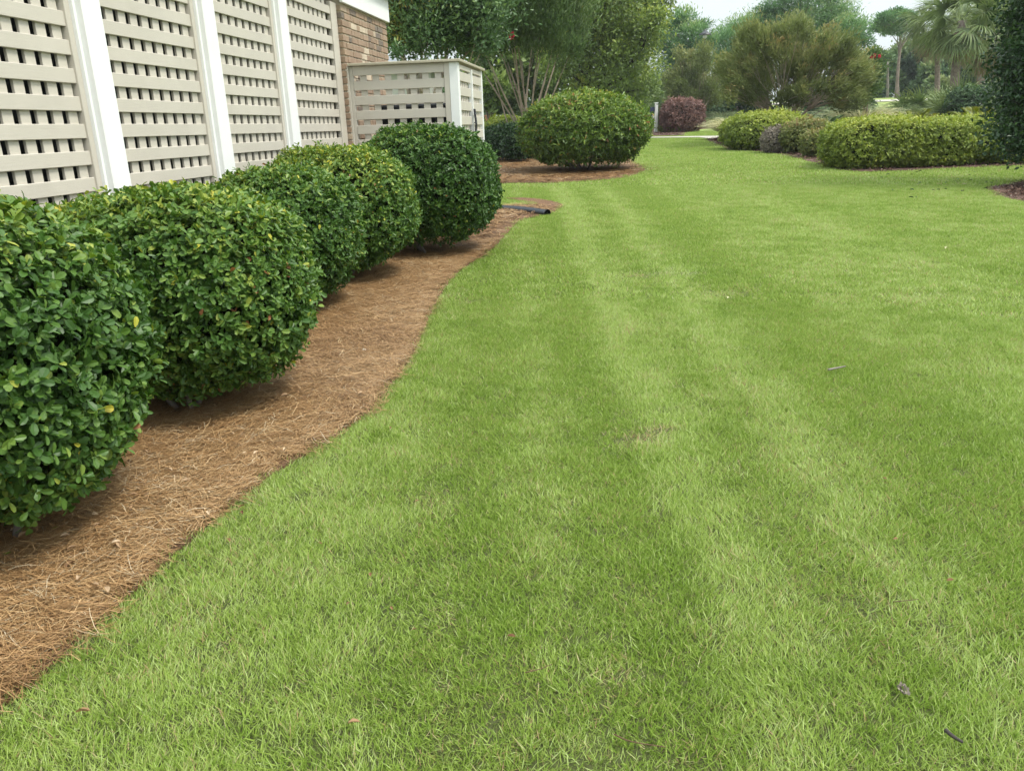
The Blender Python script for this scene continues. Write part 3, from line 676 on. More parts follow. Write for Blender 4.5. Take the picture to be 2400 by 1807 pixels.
# ------------------------------------------------------------------ lattice screen on the porch
WL = 3.075; PZ = .15; Z0 = 2.014; ZT = 2.764
scr = empty('lattice_screen', wp(6.9, WL, 0), 'tall tan wooden lattice screen with white posts behind the clipped shrubs', 'lattice screen')
n_ = NN; u_ = UU; zz = np.array([0, 0, 1.])
posts = [4.565+1.438*k for k in range(-3, 3)]
ends = posts[1:]+[9.21-.19]
dz = lambda s: float(hgt(*(UU*s)[:2]))
for k, sp in enumerate(posts):
    mb = MB(); mb.box(wp(sp, WL-.074, dz(sp)-.1), u_*.18, n_*.16, zz*(ZT+.2-dz(sp)), .006)
    mb.box(wp(sp-.022, WL-.035, dz(sp)-.1), u_*.022, n_*.06, zz*(ZT+.2-dz(sp)), .004)   # moulding strip
    mb.build('post', M['white'], scr)
nb = int(2.7/PZ)+1
bcache = {}
def simple_box(name, size, mat, bev, parent, loc, jit=0):
    key = (name, tuple(round(q, 4) for q in size), mat.name)
    if key not in bcache:
        V, F = bmesh_box(UU*size[0], NN*size[1], np.array([0, 0, size[2]]), bev)
        bcache[key] = mesh_np(name, V, sum(map(list, F), []), [len(f) for f in F], mat)
    o = link(name, bcache[key], parent, inv(parent, np.array([loc]))[0]); return o
for k, sp in enumerate(posts):
    a = sp+.18; b = posts[k+1]-.022 if k+1 < len(posts) else 9.21-.19
    z_lo = dz(a)
    st = .045
    for s0, w in (((b-st), st),) if k+1 < len(posts) else ((b, .185),):
        simple_box('frame', (w, .05, ZT-.04), M['tan'], .003, scr, wp(s0, WL-.012, .02))
    b2 = b-st if k+1 < len(posts) else b
    for i in range(-5, 13):
        z = Z0-PZ*i
        if z > ZT-.04 or z < z_lo+.02: continue
        simple_box('horizontal_board', (b2-a, .018, .080), M['tan'], .003, scr, wp(a, WL+rng.uniform(-.001, .001), z))
    ns = int((b2-a)/.1298)
    off = .052
    for i in range(ns+1):
        s0 = a+off+.1298*i
        if s0+.078 > b2: break
        simple_box('vertical_slat', (.078, .019, ZT-.1), M['tan'], .002, scr, wp(s0, WL+.0185, .08))
simple_box('top_beam', (9.21-posts[0], .16, .14), M['white'], .004, scr, wp(posts[0], WL-.03, ZT+.11))

# ------------------------------------------------------------------ building
WB = 3.012; SB0, SB1 = 9.212, 11.05; ZF = 2.75
bld = empty('brick_building', wp(10, WB, .2), 'low brown brick building with a broad white fascia beside the lattice screen', 'building')
wall = MB(); wall.box(wp(SB0+.012, WB+.012, 0), u_*(SB1-SB0-.024), n_*3.4, zz*(ZF+.25))
wall = wall.build('brick_wall', M['mortar'], bld)
wall_l = lambda P: P
BH, BL, JT = .060, .20, .015
ch_ = BH+JT; nrow = int((ZF-.02)/ch_)
def brick(sz, loc):
    key = ('brick', tuple(round(q, 3) for q in sz))
    if key not in bcache:
        V, F = bmesh_box(UU*sz[0], NN*sz[1], np.array([0, 0, sz[2]]), .004)
        bcache[key] = mesh_np('brick', V, sum(map(list, F), []), [len(f) for f in F], M['brick'])
    o = bpy.data.objects.new('brick', bcache[key]); COL.objects.link(o); o.parent = wall
    o.location = np.array(loc)-np.array(bld.location)+rng.normal(size=3)*.0015
    return o
lowb = MB(); cnt = 0
for r in range(nrow, -1, -1):
    z = ZF-.006-ch_*(nrow-r+1)
    if z < .2: break
    s = SB0; first2 = False; hd = bool(r % 2)
    while s < SB1-.03:
        L_ = (.095 if (hd ^ first2) else BL); first2 = not first2
        L_ = min(L_, SB1-s)
        if L_ < .04: break
        if cnt < 296 : brick((L_, .09, BH), wp(s, WB, z)); cnt += 1
        else: lowb.box(wp(s, WB, z), u_*L_, n_*.09, zz*BH)
        s += L_+JT
if lowb.n:
    o = lowb.build('low_bricks', M['brick'], bld); o['kind'] = 'stuff'
mb = MB()   # bricks of the short return facing the viewer: seen beside the last lattice frame
fa = MB(); fa.box(wp(SB0-8.2, WB-.02, ZF+.14), u_*(SB1-SB0+8.22), n_*.05, zz*.0001) if False else None
fa = MB(); fa.box(wp(SB0-.02, WB-.035, ZF), u_*(SB1-SB0+.055), n_*.04, zz*.27, .004); fa.build('fascia', M['white'], bld)
fa = MB(); fa.box(wp(SB1+.02, WB+.007, ZF), u_*.035, n_*3.3, zz*.27, .004); fa.build('fascia', M['white'], bld)
fa = MB(); fa.box(wp(posts[0]-.5, WB-.035, ZF+.16), u_*(SB0-.02-posts[0]+.498), n_*.04, zz*.11, .004); fa.build('fascia', M['white'], bld)
rf = MB()
A0, A1 = posts[0]-.6, SB1+.12
P = [wp(A0, WB-.11, ZF+.275), wp(A1, WB-.11, ZF+.275), wp(A1, WB+3.6, ZF+1.35), wp(A0, WB+3.6, ZF+1.35)]
Pt = [p+zz*.03 for p in P]; rf.add(P+Pt, [(3, 2, 1, 0), (4, 5, 6, 7), (0, 1, 5, 4), (1, 2, 6, 5), (2, 3, 7, 6), (3, 0, 4, 7)]); rf.build('roof', M['roof'], bld)
# porch behind the lattice
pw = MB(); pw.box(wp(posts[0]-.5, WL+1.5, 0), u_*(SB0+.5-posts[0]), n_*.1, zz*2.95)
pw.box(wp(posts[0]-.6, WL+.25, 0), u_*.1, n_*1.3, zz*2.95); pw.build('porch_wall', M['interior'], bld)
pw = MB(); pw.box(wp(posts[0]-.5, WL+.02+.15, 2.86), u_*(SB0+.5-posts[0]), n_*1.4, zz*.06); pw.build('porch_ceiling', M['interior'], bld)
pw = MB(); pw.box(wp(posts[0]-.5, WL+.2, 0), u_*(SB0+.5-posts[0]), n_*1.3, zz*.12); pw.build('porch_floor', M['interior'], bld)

# ------------------------------------------------------------------ lattice enclosure for the bins
S0, S1, N0 = 9.245, 10.88, 1.745; ZC = 2.10; PB = .157
box = empty('lattice_enclosure', wp(10, 2.3, .2), 'small tan lattice enclosure with white corner post and black gate latch against the brick wall', 'enclosure')
simple_box('post', (.10, .10, 1.93), M['white'], .004, box, wp(S0-.012, N0, .17))
simple_box('post', (.07, .10, 1.93), M['white'], .004, box, wp(S1-.07, N0-.005, .19))
simple_box('stile', (.05, .045, 1.93), M['tan'], .003, box, wp(S0, 3.005-.05, .17))
simple_box('stile', (.025, .035, 1.93), M['tan'], .002, box, wp(S0-.028, 3.005-.012, .17))
simple_box('stile', (.045, .06, 1.93), M['tan'], .003, box, wp(S0-.008, N0+.101, .17))
fl, fr = 3.005-.052, N0+.163
for i in range(12):
    z = ZC-.10-PB*i
    if z < .22: break
    simple_box('horizontal_board', (.018, fl-fr, .097), M['tan'], .003, box, wp(S0, fr, z))
k = 0
while fr+.04+.1435*k+.08 < fl:
    simple_box('vertical_slat', (.018, .074, 1.86), M['tan'], .002, box, wp(S0+.0185, fr+.035+.1435*k, .2)); k += 1
mb = MB(); mb.box(wp(S0-.05, N0-.04, ZC+.001), u_*(S1-S0+.12), n_*(3.0-N0+.03), zz*.028, .004) if False else None
mb = MB(); mb.box(wp(S0-.05, N0-.035, ZC+.001), u_*.16, n_*(3.0-N0+.03), zz*.028, .004); mb.build('cap_rail', M['cap'], box)
mb = MB(); mb.box(wp(S0+.112, N0-.035, ZC+.001), u_*(S1-S0-.04), n_*.15, zz*.028, .004); mb.build('cap_rail', M['cap'], box)
# two gate leaves on the long side
mid_ = 10.03
for a, b in ((S0+.10, mid_-.02), (mid_+.02, S1-.075)):
    g = MB(); g.box(wp(a+.001, N0-.002, 2.03), u_*(b-a-.002), n_*.03, zz*.05, .003); g = g.build('gate', M['tan'], box)
    for i in range(12):
        z = ZC-.19-PB*i
        if z < .25: break
        o = simple_box('horizontal_board', (b-a-.004, .018, .097), M['tan'], .003, box, wp(a+.002, N0, z)); mw = o.matrix_local.copy(); o.parent = g
    q = 0
    while a+.03+.115*q+.07 < b:
        o = simple_box('vertical_slat', (.065, .018, 1.76), M['tan'], .002, box, wp(a+.03+.115*q, N0+.0185, .24)); o.parent = g; q += 1
simple_box('gate_stop', (.036, .05, 1.86), M['white'], .003, box, wp(mid_-.018, N0-.02, .2))
simple_box('rear_board', (.018, 1.2, .10), M['tan'], .003, box, wp(S1-.02, N0+.1, 1.66))
for i in range(3): simple_box('rear_board', (.018, 1.2, .10), M['tan'], .003, box, wp(S1-.02, N0+.1, 1.66-.157*(i+1)))
mb = MB()
for ds in (-.035, .035): mb.tube([wp(mid_+ds, N0-.03, 1.28), wp(mid_+ds*.8, N0-.045, 1.45), wp(mid_+ds, N0-.03, 1.62)], .009, 6)
for z in (1.36, 1.46, 1.56): mb.tube([wp(mid_-.07, N0-.04, z), wp(mid_+.06, N0-.04, z+.01)], .009, 6)
mb.build('latch', M['black'], box)
# bins inside
for s_, w_, mt, lb in ((9.65, 2.03, 'black', 'black wheeled bin inside the lattice enclosure, nearest its white post'), (9.65, 2.53, 'black', 'black bin with a red stripe inside the lattice enclosure, nearest the brick wall')):
    b_ = empty('wheelie_bin', wp(s_, w_, .22), lb, 'bin')
    mb = MB(); c0 = wp(s_, w_, .25)
    lo = [(-.22, -.195), (.22, -.195), (.22, .195), (-.22, .195)]; V = [c0+u_*a+n_*b for a, b in lo]+[c0+u_*a*1.25+n_*b*1.15+zz*1.36 for a, b in lo]
    mb.add(V, [(3, 2, 1, 0), (4, 5, 6, 7), (0, 1, 5, 4), (1, 2, 6, 5), (2, 3, 7, 6), (3, 0, 4, 7)]); mb.build('body', M[mt], b_)
    mb = MB(); mb.box(c0-u_*.31-n_*.235+zz*1.362, u_*.6, n_*.47, zz*.07, .02); mb.build('lid', M[mt], b_)
    for sg in (-1, 1):
        mb = MB(); q = c0+u_*.2+n_*(.2*sg); mb.tube([q-n_*.03, q+n_*.03], .1, 12); mb.build('wheel', M['black'], b_)
    if w_ > 2.2: mb = MB(); mb.box(c0-u_*.262-n_*.12+zz*1.16, -u_*.004, n_*.16, zz*.10); mb.build('red_stripe', M['red'], b_)

# ------------------------------------------------------------------ clipped shrub row
ROW = 'clipped evergreen shrubs in a row in front of the lattice'
PRINT = []
def row(px, py, dback, R, rz, **k):
    g = G(px, py); d = math.hypot(g[0], g[1]); c = g[:2]*(1+dback/d); p = np.array([c[0], c[1], float(hgt(*c))]); return p
def wbush(s, w): p = wp(s, w, 0); p[2] = float(hgt(p[0], p[1])); return p
shrub('clipped_shrub', 'nearest clipped green shrub, cut off by the left edge of the picture', 'shrub', wbush(2.3, 2.2), (.53, .53, .52), M['lf_hedge'], 6600, .036, .022, ROW, T=T_ROUND, per=6, singles=300, rz=math.pi/2-AZ, taper=.18, thick=.12, ph=1.0)
shrub('clipped_shrub', 'second clipped shrub of the row, with yellow tips, in front of the first white post', 'shrub', wbush(3.64, 2.17), (.53, .66, .48), M['lf_hedge'], 8200, .035, .021, ROW, T=T_OVAL, per=6, singles=280, rz=math.pi/2-AZ, taper=.2, young=.36, thick=.12, ph=2.2)
shrub('clipped_shrub', 'third clipped shrub of the row, below the second white post', 'shrub', wbush(5.65, 2.42), (.54, .51, .46), M['lf_hedge'], 7000, .035, .020, ROW, T=T_OVAL, per=6, rz=math.pi/2-AZ, taper=.25, tint0=.38, young=.3, ph=3.1)
shrub('clipped_shrub', 'fourth clipped shrub of the row, lighter green, over a bare stem', 'shrub', wbush(6.8, 2.39), (.54, .64, .50), M['lf_hedge'], 7000, .035, .020, ROW, T=T_OVAL, per=6, rz=math.pi/2-AZ, taper=.25, tint0=.48, young=.36, ph=4.5)
shrub('clipped_shrub', 'last and darkest clipped shrub of the row, in front of the lattice enclosure', 'shrub', wbush(8.12, 1.92), (.62, .72, .56), M['lf_hedge'], 7600, .036, .021, ROW, T=T_OVAL, per=6, rz=math.pi/2-AZ, taper=.25, tint0=.30, young=.2, ph=5.2)

# ------------------------------------------------------------------ big round shrub and small neighbours
p = G(1370, 401); dB = math.hypot(p[0], p[1])
shrub('round_shrub', 'big round shrub with red-tipped leaves over bare forked stems', 'shrub', p, (1.42, 1.3, .79), M['lf_cley'], 8500, .085, .036, None, T=T_OVAL, per=5, thick=.28, zlow=-.78, taper=.2, tint0=.42, young=.34, yellow=.02, ex=2.15, stems=9, lean=.0, bz=.05, ph=.4)
def by(px, dist): return at(px, dist)
shrub('round_shrub', 'dark rounded shrub behind the big round shrub, next to the enclosure', 'shrub', by(1178, 23.5), (.60, .6, .42), M['lf_dark'], 2200, .07, .04, None, thick=.15, tint0=.3, ph=1.5)
shrub('round_shrub', 'smaller dark shrub touching the left side of the big round shrub', 'shrub', by(1212, 22.6), (.42, .42, .43), M['lf_dark'], 1800, .07, .04, None, thick=.15, tint0=.3, ph=2.5)
shrub('round_shrub', 'yellow-green domed shrub behind the two dark shrubs', 'shrub', by(1186, 26.0), (.72, .7, .52), M['lf_lime'], 2200, .08, .045, None, T=T_QUAD, thick=.15, ph=3.5)

# ------------------------------------------------------------------ right-hand bed
def shp(px0, px1, ytop, ybot, depth=.8, back=None):
    "a shrub between two picture columns standing on the ground line ybot"
    pc = (px0+px1)/2; g = G(pc, ybot); d = math.hypot(g[0], g[1]); hw = (px1-px0)/2/FPX*d*1.02
    dc = d+hw*depth*.75; p = at(pc, dc); zt = zat(pc, ytop, dc); return p, (hw*dc/d, hw*depth*dc/d, (zt-p[2])/2.05), dc
for px0, px1, yt, yb, mt, lb, ns, L_, kw in (
    (1708, 1886, 266, 353, 'lf_lime', 'yellow-green domed shrub at the left end of the mulch bed', 3800, .085, dict(tint0=.55, ph=.8)),
    (1795, 1856, 300, 360, 'lf_grey', 'greyish leafless looking shrub beside the yellow-green dome', 1300, .07, dict(tint0=.5, young=.1)),
    (1843, 1950, 283, 361, 'lf_olive', 'tallest olive mound in the middle of the mulch bed', 2200, .075, dict(tint0=.45)),
    (1893, 1966, 306, 370, 'lf_olive', 'low olive mound with brown tips in front of the tallest olive mound', 1600, .07, dict(tint0=.5, young=.4)),
    (1948, 2030, 292, 388, 'lf_olive', 'dark olive shrub tucked behind the left end of the lime hedge', 1700, .075, dict(tint0=.3)),
):
    p, R, dc = shp(px0, px1, yt, yb)
    shrub('mound_shrub', lb, 'shrub', p, R, M[mt], ns, L_, L_*.5, None, thick=.14, zlow=-.95, stems=0, core=True, bump=0, **kw) if False else shrub('mound_shrub', lb, 'shrub', p, R, M[mt], ns, L_, L_*.5, None, T=T_QUAD, thick=.14, zlow=-.95, stems=0, **kw)
for px0, px1, yt, yb, lb, ph in ((1965, 2150, 279, 397, 'left bush of the clipped lime green hedge', 1.1), (2085, 2260, 283, 393, 'middle bush of the clipped lime green hedge', 2.1), (2195, 2400, 276, 387, 'right bush of the lime green hedge, running behind the dark tree', 3.3)):
    p, R, dc = shp(px0, px1, yt, yb, .75)
    shrub('hedge_bush', lb, 'hedge', p, (R[0]*1.06, R[1], R[2]), M['lf_lime'], 4900, .066, .036, 'bushes of the lime hedge', T=T_QUAD, thick=.13, zlow=-.93, stems=0, ex=3.4, tint0=.45, young=.4, ph=ph)
p, R, dc = shp(1556, 1640, 234, 311)
shrub('plum_shrub', 'rounded dark plum coloured shrub beside the white post', 'shrub', p, R, M['lf_purple'], 2600, .12, .05, None, T=T_QUAD, thick=.3, zlow=-.95, stems=0, ex=3.0, young=.4, tint0=.35)
for px, yb, nm in ((1557, 311, 'tiny pale green plant in the mulch, left of two by the plum shrub'), (1581, 311, 'small bright green plant in the mulch in front of the plum shrub')):
    g = G(px, yb); shrub('small_plant', nm, 'plant', g, (.22, .2, .17) if px < 1570 else (.3, .25, .24), M['lf_lime'], 160, .12, .05, None, thick=.1, zlow=-.9, stems=0, core=False)

# dark tree at the right edge
pt = at(2478, 15.6, 400)
cl_ = []
for py in range(-420, 401, 36):
    xl = float(np.interp(py, [-420, -150, 0, 90, 200, 330, 405], [2470, 2400, 2374, 2364, 2336, 2328, 2352]))
    for px in np.arange(xl+34, 2600-max(0, -py)*.15, 44): cl_.append((px+rng.uniform(-8, 8), py-38+rng.uniform(-10, 10), 44))
cl_ = px_clumps(cl_, 15.6, .75)
tree('dark_holly_tree', 'dense dark green tree standing in a mulch ring, cut off by the right edge', 'tree', pt, cl_, M['lf_dark'], M['bark_dark'], 60000, .075, .045, 1, .09, .3, up=.1, tvar=.06, top_bright=.3, tint0=.42)

# ------------------------------------------------------------------ tall trees behind
# dark crape myrtle behind the building
d_ = 17.0; b = at(985, d_)
c_ = px_clumps([(920, 25, 70), (975, -30, 90), (1050, -40, 95), (1120, -20, 80), (960, 70, 55), (1010, 60, 60), (1070, 55, 62), (1130, 60, 55), (930, 100, 28), (985, 95, 26), (1040, 85, 28), (1090, 85, 28), (1140, 95, 28), (1010, -120, 110), (1110, -120, 100), (930, 122, 16), (900, -60, 60)], d_, .9)
tree('crape_myrtle', 'dark green crape myrtle with several bare stems rising behind the lattice enclosure', 'tree', b, c_, M['lf_myrtle_dark'], M['bark_pale'], 46000, .11, .045, 9, .055, .62, up=.5, tint0=.45, tvar=.12, trunk_r=.25, T=T_QUAD)
# vase shaped crape myrtle with many pale stems
d_ = 23.5; b = at(1242, d_)
c_ = px_clumps([(1130, 0, 70), (1190, -20, 80), (1260, -30, 85), (1330, 0, 65), (1110, 70, 45), (1160, 60, 55), (1215, 55, 58), (1275, 60, 55), (1330, 75, 45), (1090, 105, 24), (1135, 108, 26), (1195, 95, 28), (1250, 98, 28), (1300, 108, 26), (1345, 115, 22), (1180, -110, 100), (1290, -110, 100)], d_, 1.3)
cm = tree('crape_myrtle', 'vase shaped crape myrtle with many pale stems behind the big round shrub', 'tree', b, c_, M['lf_myrtle'], M['bark_pale'], 46000, .16, .038, 32, .028, .74, fan=1.1, tint0=.45, tvar=.12, trunk_r=.35)
def blossom(parent, px, py, dist, r):
    p = at(px, dist, py); p[2] = zat(px, py, dist); n = 70; d = rand_dirs(n); P = p + d*r*rng.random(n)[:, None]**.4*np.array([1, 1, 1.2])
    me = leaves_mesh('blossom', inv(parent, P), rand_dirs(n), rand_dirs(n), np.full(n, r*.6), np.full(n, r*.5), rng.random(n), M['flower'], T_QUAD); link('blossom', me, parent)
blossom(cm, 1199, 84, 21.9, .085)
# live oak
d_ = 37.0; b = at(1385, d_)
c_ = px_clumps([(1330, -60, 90), (1430, -50, 95), (1520, -30, 60), (1380, 20, 70), (1460, 30, 75), (1300, 20, 60), (1540, 15, 30), (1330, 90, 60), (1400, 85, 65), (1470, 95, 62), (1520, 70, 40), (1545, 40, 22), (1310, 145, 45), (1375, 150, 55), (1440, 155, 58), (1500, 150, 45), (1345, 190, 30), (1400, 205, 38), (1460, 215, 42), (1515, 205, 32), (1290, 185, 28), (1490, 240, 24), (1440, 250, 26), (1385, 240, 32), (1350, 215, 28), (1415, 262, 24)], d_, 2.6)
tree('live_oak', 'large spreading oak with yellow-green leaf tips behind the big round shrub', 'tree', b, c_, M['lf_oak'], M['bark_dark'], 50000, .17, .09, 1, .20, .5, up=.2, tint0=.44, tvar=.11, top_bright=.28)
# pines and myrtles between the oak and the wide myrtle
def pine(px, dist, lst, label, n=14000, r0=.2, up=.5, L=.26):
    b = at(px, dist); return tree('pine_tree', label, 'tree', b, px_clumps(lst, dist, 1.6), M['lf_pine'], M['bark_pine'], n, L, .06, 1, r0, .6, up=up, tint0=.45, tvar=.15, flat=.62, top_bright=.35)
pine(1610, 60, [(1600, 40, 26), (1570, 70, 28), (1620, 75, 30), (1645, 60, 18), (1560, 110, 30), (1605, 115, 34), (1650, 105, 26), (1575, 150, 30), (1630, 150, 30), (1668, 95, 14), (1545, 85, 18), (1590, 55, 18), (1610, 190, 34), (1565, 190, 30)], 'pointed bright green pine between the oak and the brownish crape myrtle', 17000)
d_ = 52; b = at(1645, d_)
tree('crape_myrtle', 'olive crape myrtle behind the plum shrub, under the black lamp', 'tree', b, dome_clumps(1556, 1700, 118, 245, 42, 19, d_, 1.6, .8), M['lf_myrtle_brown'], M['bark_pale'], 20000, .22, .06, 6, .05, .5, fan=1.0, tint0=.35, tvar=.12, trunk_r=.3)
pine(1740, 66, [(1690, 95, 34), (1730, 70, 36), (1775, 55, 36), (1800, 30, 26), (1715, 130, 34), (1760, 110, 40), (1690, 140, 26)], 'left pine of the group rising behind the wide brownish crape myrtle')
pine(1860, 68, [(1835, 5, 38), (1880, -15, 44), (1850, 45, 42), (1905, 30, 40), (1870, 80, 44), (1820, 60, 30), (1900, -60, 50)], 'tallest pine behind the wide brownish crape myrtle, running out of the top of the picture', 16000)
pine(1970, 70, [(1945, -10, 30), (1965, 30, 34), (1935, 60, 36), (1990, 60, 32), (2010, 85, 22), (1975, 100, 36), (2020, 60, 14), (2030, 100, 16)], 'right pine of the group behind the wide brownish crape myrtle')
d_ = 30; b = at(1836, d_)
wm = tree('crape_myrtle', 'wide brownish green crape myrtle with grey forked stems behind the mulch bed', 'tree', b, dome_clumps(1680, 2046, 58, 240, 140, 20, d_, 1.9, .8), M['lf_myrtle_brown'], M['bark_pale'], 52000, .17, .042, 9, .036, .5, fan=1.1, tint0=.45, tvar=.12, trunk_r=.3)
d_ = 33; b = at(2030, d_)
rm = tree('crape_myrtle', 'small crape myrtle with red blossoms at the right of the wide brownish one', 'tree', b, px_clumps([(2035, 140, 18), (2050, 165, 20), (2020, 180, 22), (2040, 205, 20), (2015, 225, 20), (2048, 128, 12)], d_, .6), M['lf_myrtle'], M['bark_pale'], 7000, .11, .05, 4, .04, .5, up=.6, tint0=.45, trunk_r=.15)
for px, py in ((2043, 137), (2050, 132), (2061, 133), (2047, 158)): blossom(rm, px, py, 32.2, .06)
# flat topped pine
b = at(2093, 84)
tree('pine_tree', 'flat topped pine with a tall bare trunk standing alone against the sky', 'tree', b, px_clumps([(2075, 42, 15), (2100, 34, 17), (2125, 40, 17), (2140, 55, 12), (2062, 55, 12), (2090, 56, 18), (2115, 60, 16), (2050, 68, 10), (2080, 72, 14), (2110, 74, 12), (2150, 52, 8)], 84, 1.8), M['lf_pine'], M['bark_pine'], 9000, .30, .09, 1, .145, .93, up=.4, tint0=.4, flat=.5, jitter=.12)
# far tree line
TL = 'trees of the far tree line'
k = 0
labs = ['far tree right of the flat topped pine, pale grey-green', 'far dark tree behind the palms, left of their trunks', 'far olive tree between the palm trunks', 'far dark tree right of the leaning palm trunk', 'far tree behind the right palm crown', 'far tree behind the dark holly, at the right edge', 'far tree at the left foot of the flat topped pine', 'far yellowish tree under the left palm crown']
for px, w, yt, dist, ti in ((2120, 45, 95, 98, .5), (2165, 45, 75, 96, .25), (2225, 50, 100, 100, .5), (2290, 45, 110, 97, .25), (2330, 50, 70, 95, .45), (2400, 50, 60, 96, .4), (2062, 34, 118, 92, .55), (2190, 30, 150, 88, .6)):
    l_ = []
    for q in range(13):
        t = rng.random(); py = yt+w*.5+t*(232-yt-w*.4); l_.append((px+rng.uniform(-1, 1)*w*(.55+.4*math.sin(math.pi*t)), py, w*rng.uniform(.35, .55)))
    tree('deciduous_tree', labs[k], 'tree', at(px, dist), px_clumps(l_, dist, 2.5), M['lf_far'], M['bark_grey'], 8000, .42, .28, 1, .2, .35, group=TL, tint0=ti, tvar=.18); k += 1
# far trees low behind the middle and the left
labs = ['far tree seen low between the enclosure and the big round shrub', 'far tree behind the stems of the vase shaped crape myrtle', 'far tree behind the live oak trunk', 'far tree behind the plum shrub', 'far dark tree low behind the wide crape myrtle, left', 'far dark tree low behind the wide crape myrtle, right', 'far tree behind the dark crape myrtle', 'leafy tree filling the gap behind the pale stems, left half', 'leafy tree filling the gap behind the pale stems, right half']
for k, (px, w, yt, yb, dist, ti) in enumerate(((1150, 45, 170, 275, 75, .6), (1245, 60, 205, 275, 78, .4), (1500, 55, 190, 280, 66, .45), (1590, 60, 215, 275, 56, .55), (1730, 60, 190, 262, 60, .25), (1960, 60, 190, 255, 58, .25), (1080, 60, 150, 260, 60, .4), (1150, 60, 70, 250, 44, .35), (1270, 70, 60, 235, 46, .3))):
    l_ = [(px+rng.uniform(-1, 1)*w*.9, rng.uniform(yt+w*.3, yb), w*rng.uniform(.35, .55)) for q in range(12)]
    tree('deciduous_tree', labs[k], 'tree', at(px, dist), px_clumps(l_, dist, 2), M['lf_far'] if k < 7 else M['lf_oak'], M['bark_grey'], 7000, .32, .2, 1, .15, .35, group='trees low in the distance', tint0=ti, tvar=.15)
# slim pale trunks under the far tree line
for px0, y0, px1, y1, dist, r, lb in ((2078, 160, 2074, 238, 88, .14, 'slim pale bare trunk leaning left of the flat topped pine'), (2102, 200, 2100, 233, 88, .10, 'short thin pale trunk right of the flat topped pine'), (2292, 190, 2287, 228, 66, .17, 'slim pale trunk right of the leaning palm')):
    b = at(px1, dist); t_ = at(px0, dist, y0); t_[2] = zat(px0, y0-14, dist)
    o = empty('bare_trunk', b, lb, 'tree trunk'); mb = MB(); mb.tube(curve_pts(b-np.array([0, 0, .2]), t_, np.array([.1, 0, 0]), 7), np.linspace(r, r*.7, 7), 8); mb.build('trunk', M['bark_grey'], o, True)

# ------------------------------------------------------------------ palms
def fan_mesh(mat, dead=False):
    V = []; F = []; tt = []
    nl = 34; pet = .75
    w = .015
    V += [(0, -w, 0), (0, w, 0), (pet, w*.8, -.02), (pet, -w*.8, -.02)]; F.append((0, 3, 2, 1)); tt += [.8]*4
    for i in range(nl):
        a = math.radians(-118+236*i/(nl-1))+rng.normal()*.03; Lf = (.95-.28*abs(a)/2.06)*rng.uniform(.85, 1.1); dr = rng.uniform(.5, 1.1) if not dead else rng.uniform(.9, 1.4)
        ca, sa = math.cos(a), math.sin(a); hw = .022
        base = len(V); seg = 3
        for k in range(seg+1):
            t = k/seg; r = Lf*t*(1-.12*t*dr); z = -dr*Lf*(t**2.2)*.55 + .10*math.cos(a*2)*t; ww = hw*(1-.75*max(0, t-.35)/.65)*(.5 if k == 0 else 1)
            cx, cy = pet+r*ca, r*sa; V += [(cx+ww*sa, cy-ww*ca, z), (cx-ww*sa, cy+ww*ca, z+.01)]; tt += [np.clip(.45+.3*t+rng.normal()*.08, 0, 1)]*2
        for k in range(seg): F.append((base+2*k, base+2*k+2, base+2*k+3, base+2*k+1))
    return mesh_np('frond', V, sum(map(list, F), []), [4]*len(F), mat, {'tint': tt})
FAN = [fan_mesh(M['palm']) for _ in range(4)]; FAND = [fan_mesh(M['palm_dead'], True) for _ in range(2)]
def palm(px, dist, ycrown, lean, label, size, rtr, nfr=36, ydead=12, px_c=None):
    b = at(px, dist); pc = px if px_c is None else px_c; t_ = at(pc, dist, ycrown); t_[2] = zat(pc, ycrown, dist)
    o = empty('palm_tree', b, label, 'palm'); mb = MB(); Pp = curve_pts(b-np.array([0, 0, .2]), t_, np.array([lean, 0, 0]), 9)
    mb.tube(Pp, np.linspace(rtr*1.15, rtr*.85, 9), 10); mb.build('trunk', M['palmbark'], o, True)
    for i in range(nfr+ydead):
        dead = i >= nfr; el = math.radians(rng.uniform(-60, 75)) if not dead else math.radians(rng.uniform(-80, -50)); az = i*2.39996+rng.normal()*.2
        me = (FAND[i % 2] if dead else FAN[i % 4]); f = bpy.data.objects.new('frond', me); COL.objects.link(f); f.parent = o
        ti = t_+np.array([0, 0, -.15*(dead)+rng.uniform(-.15, .25)])
        f.location = ti-b; f.rotation_euler = Euler((rng.normal()*.5, -el, az), 'XYZ'); s = size*rng.uniform(.85, 1.15)*(.8 if dead else 1); f.scale = (s, s, s)
        if dead: f['label'] = 'dry brown hanging frond'
    return o
palm(2238, 44, 50, -.25, 'palm with a leaning trunk in the middle of the palm group', 1.25, .20, px_c=2255)
palm(2195, 53, 58, .1, 'left palm of the group, set behind the leaning one', 1.35, .14, px_c=2196)
palm(2335, 47, 78, 0, 'right palm of the group, its fronds hanging beside the dark holly', 1.45, .2, px_c=2335)
palm(2300, 58, 20, 0, 'palm behind the others, only its crown in view at the top', 1.5, .2, px_c=2296)

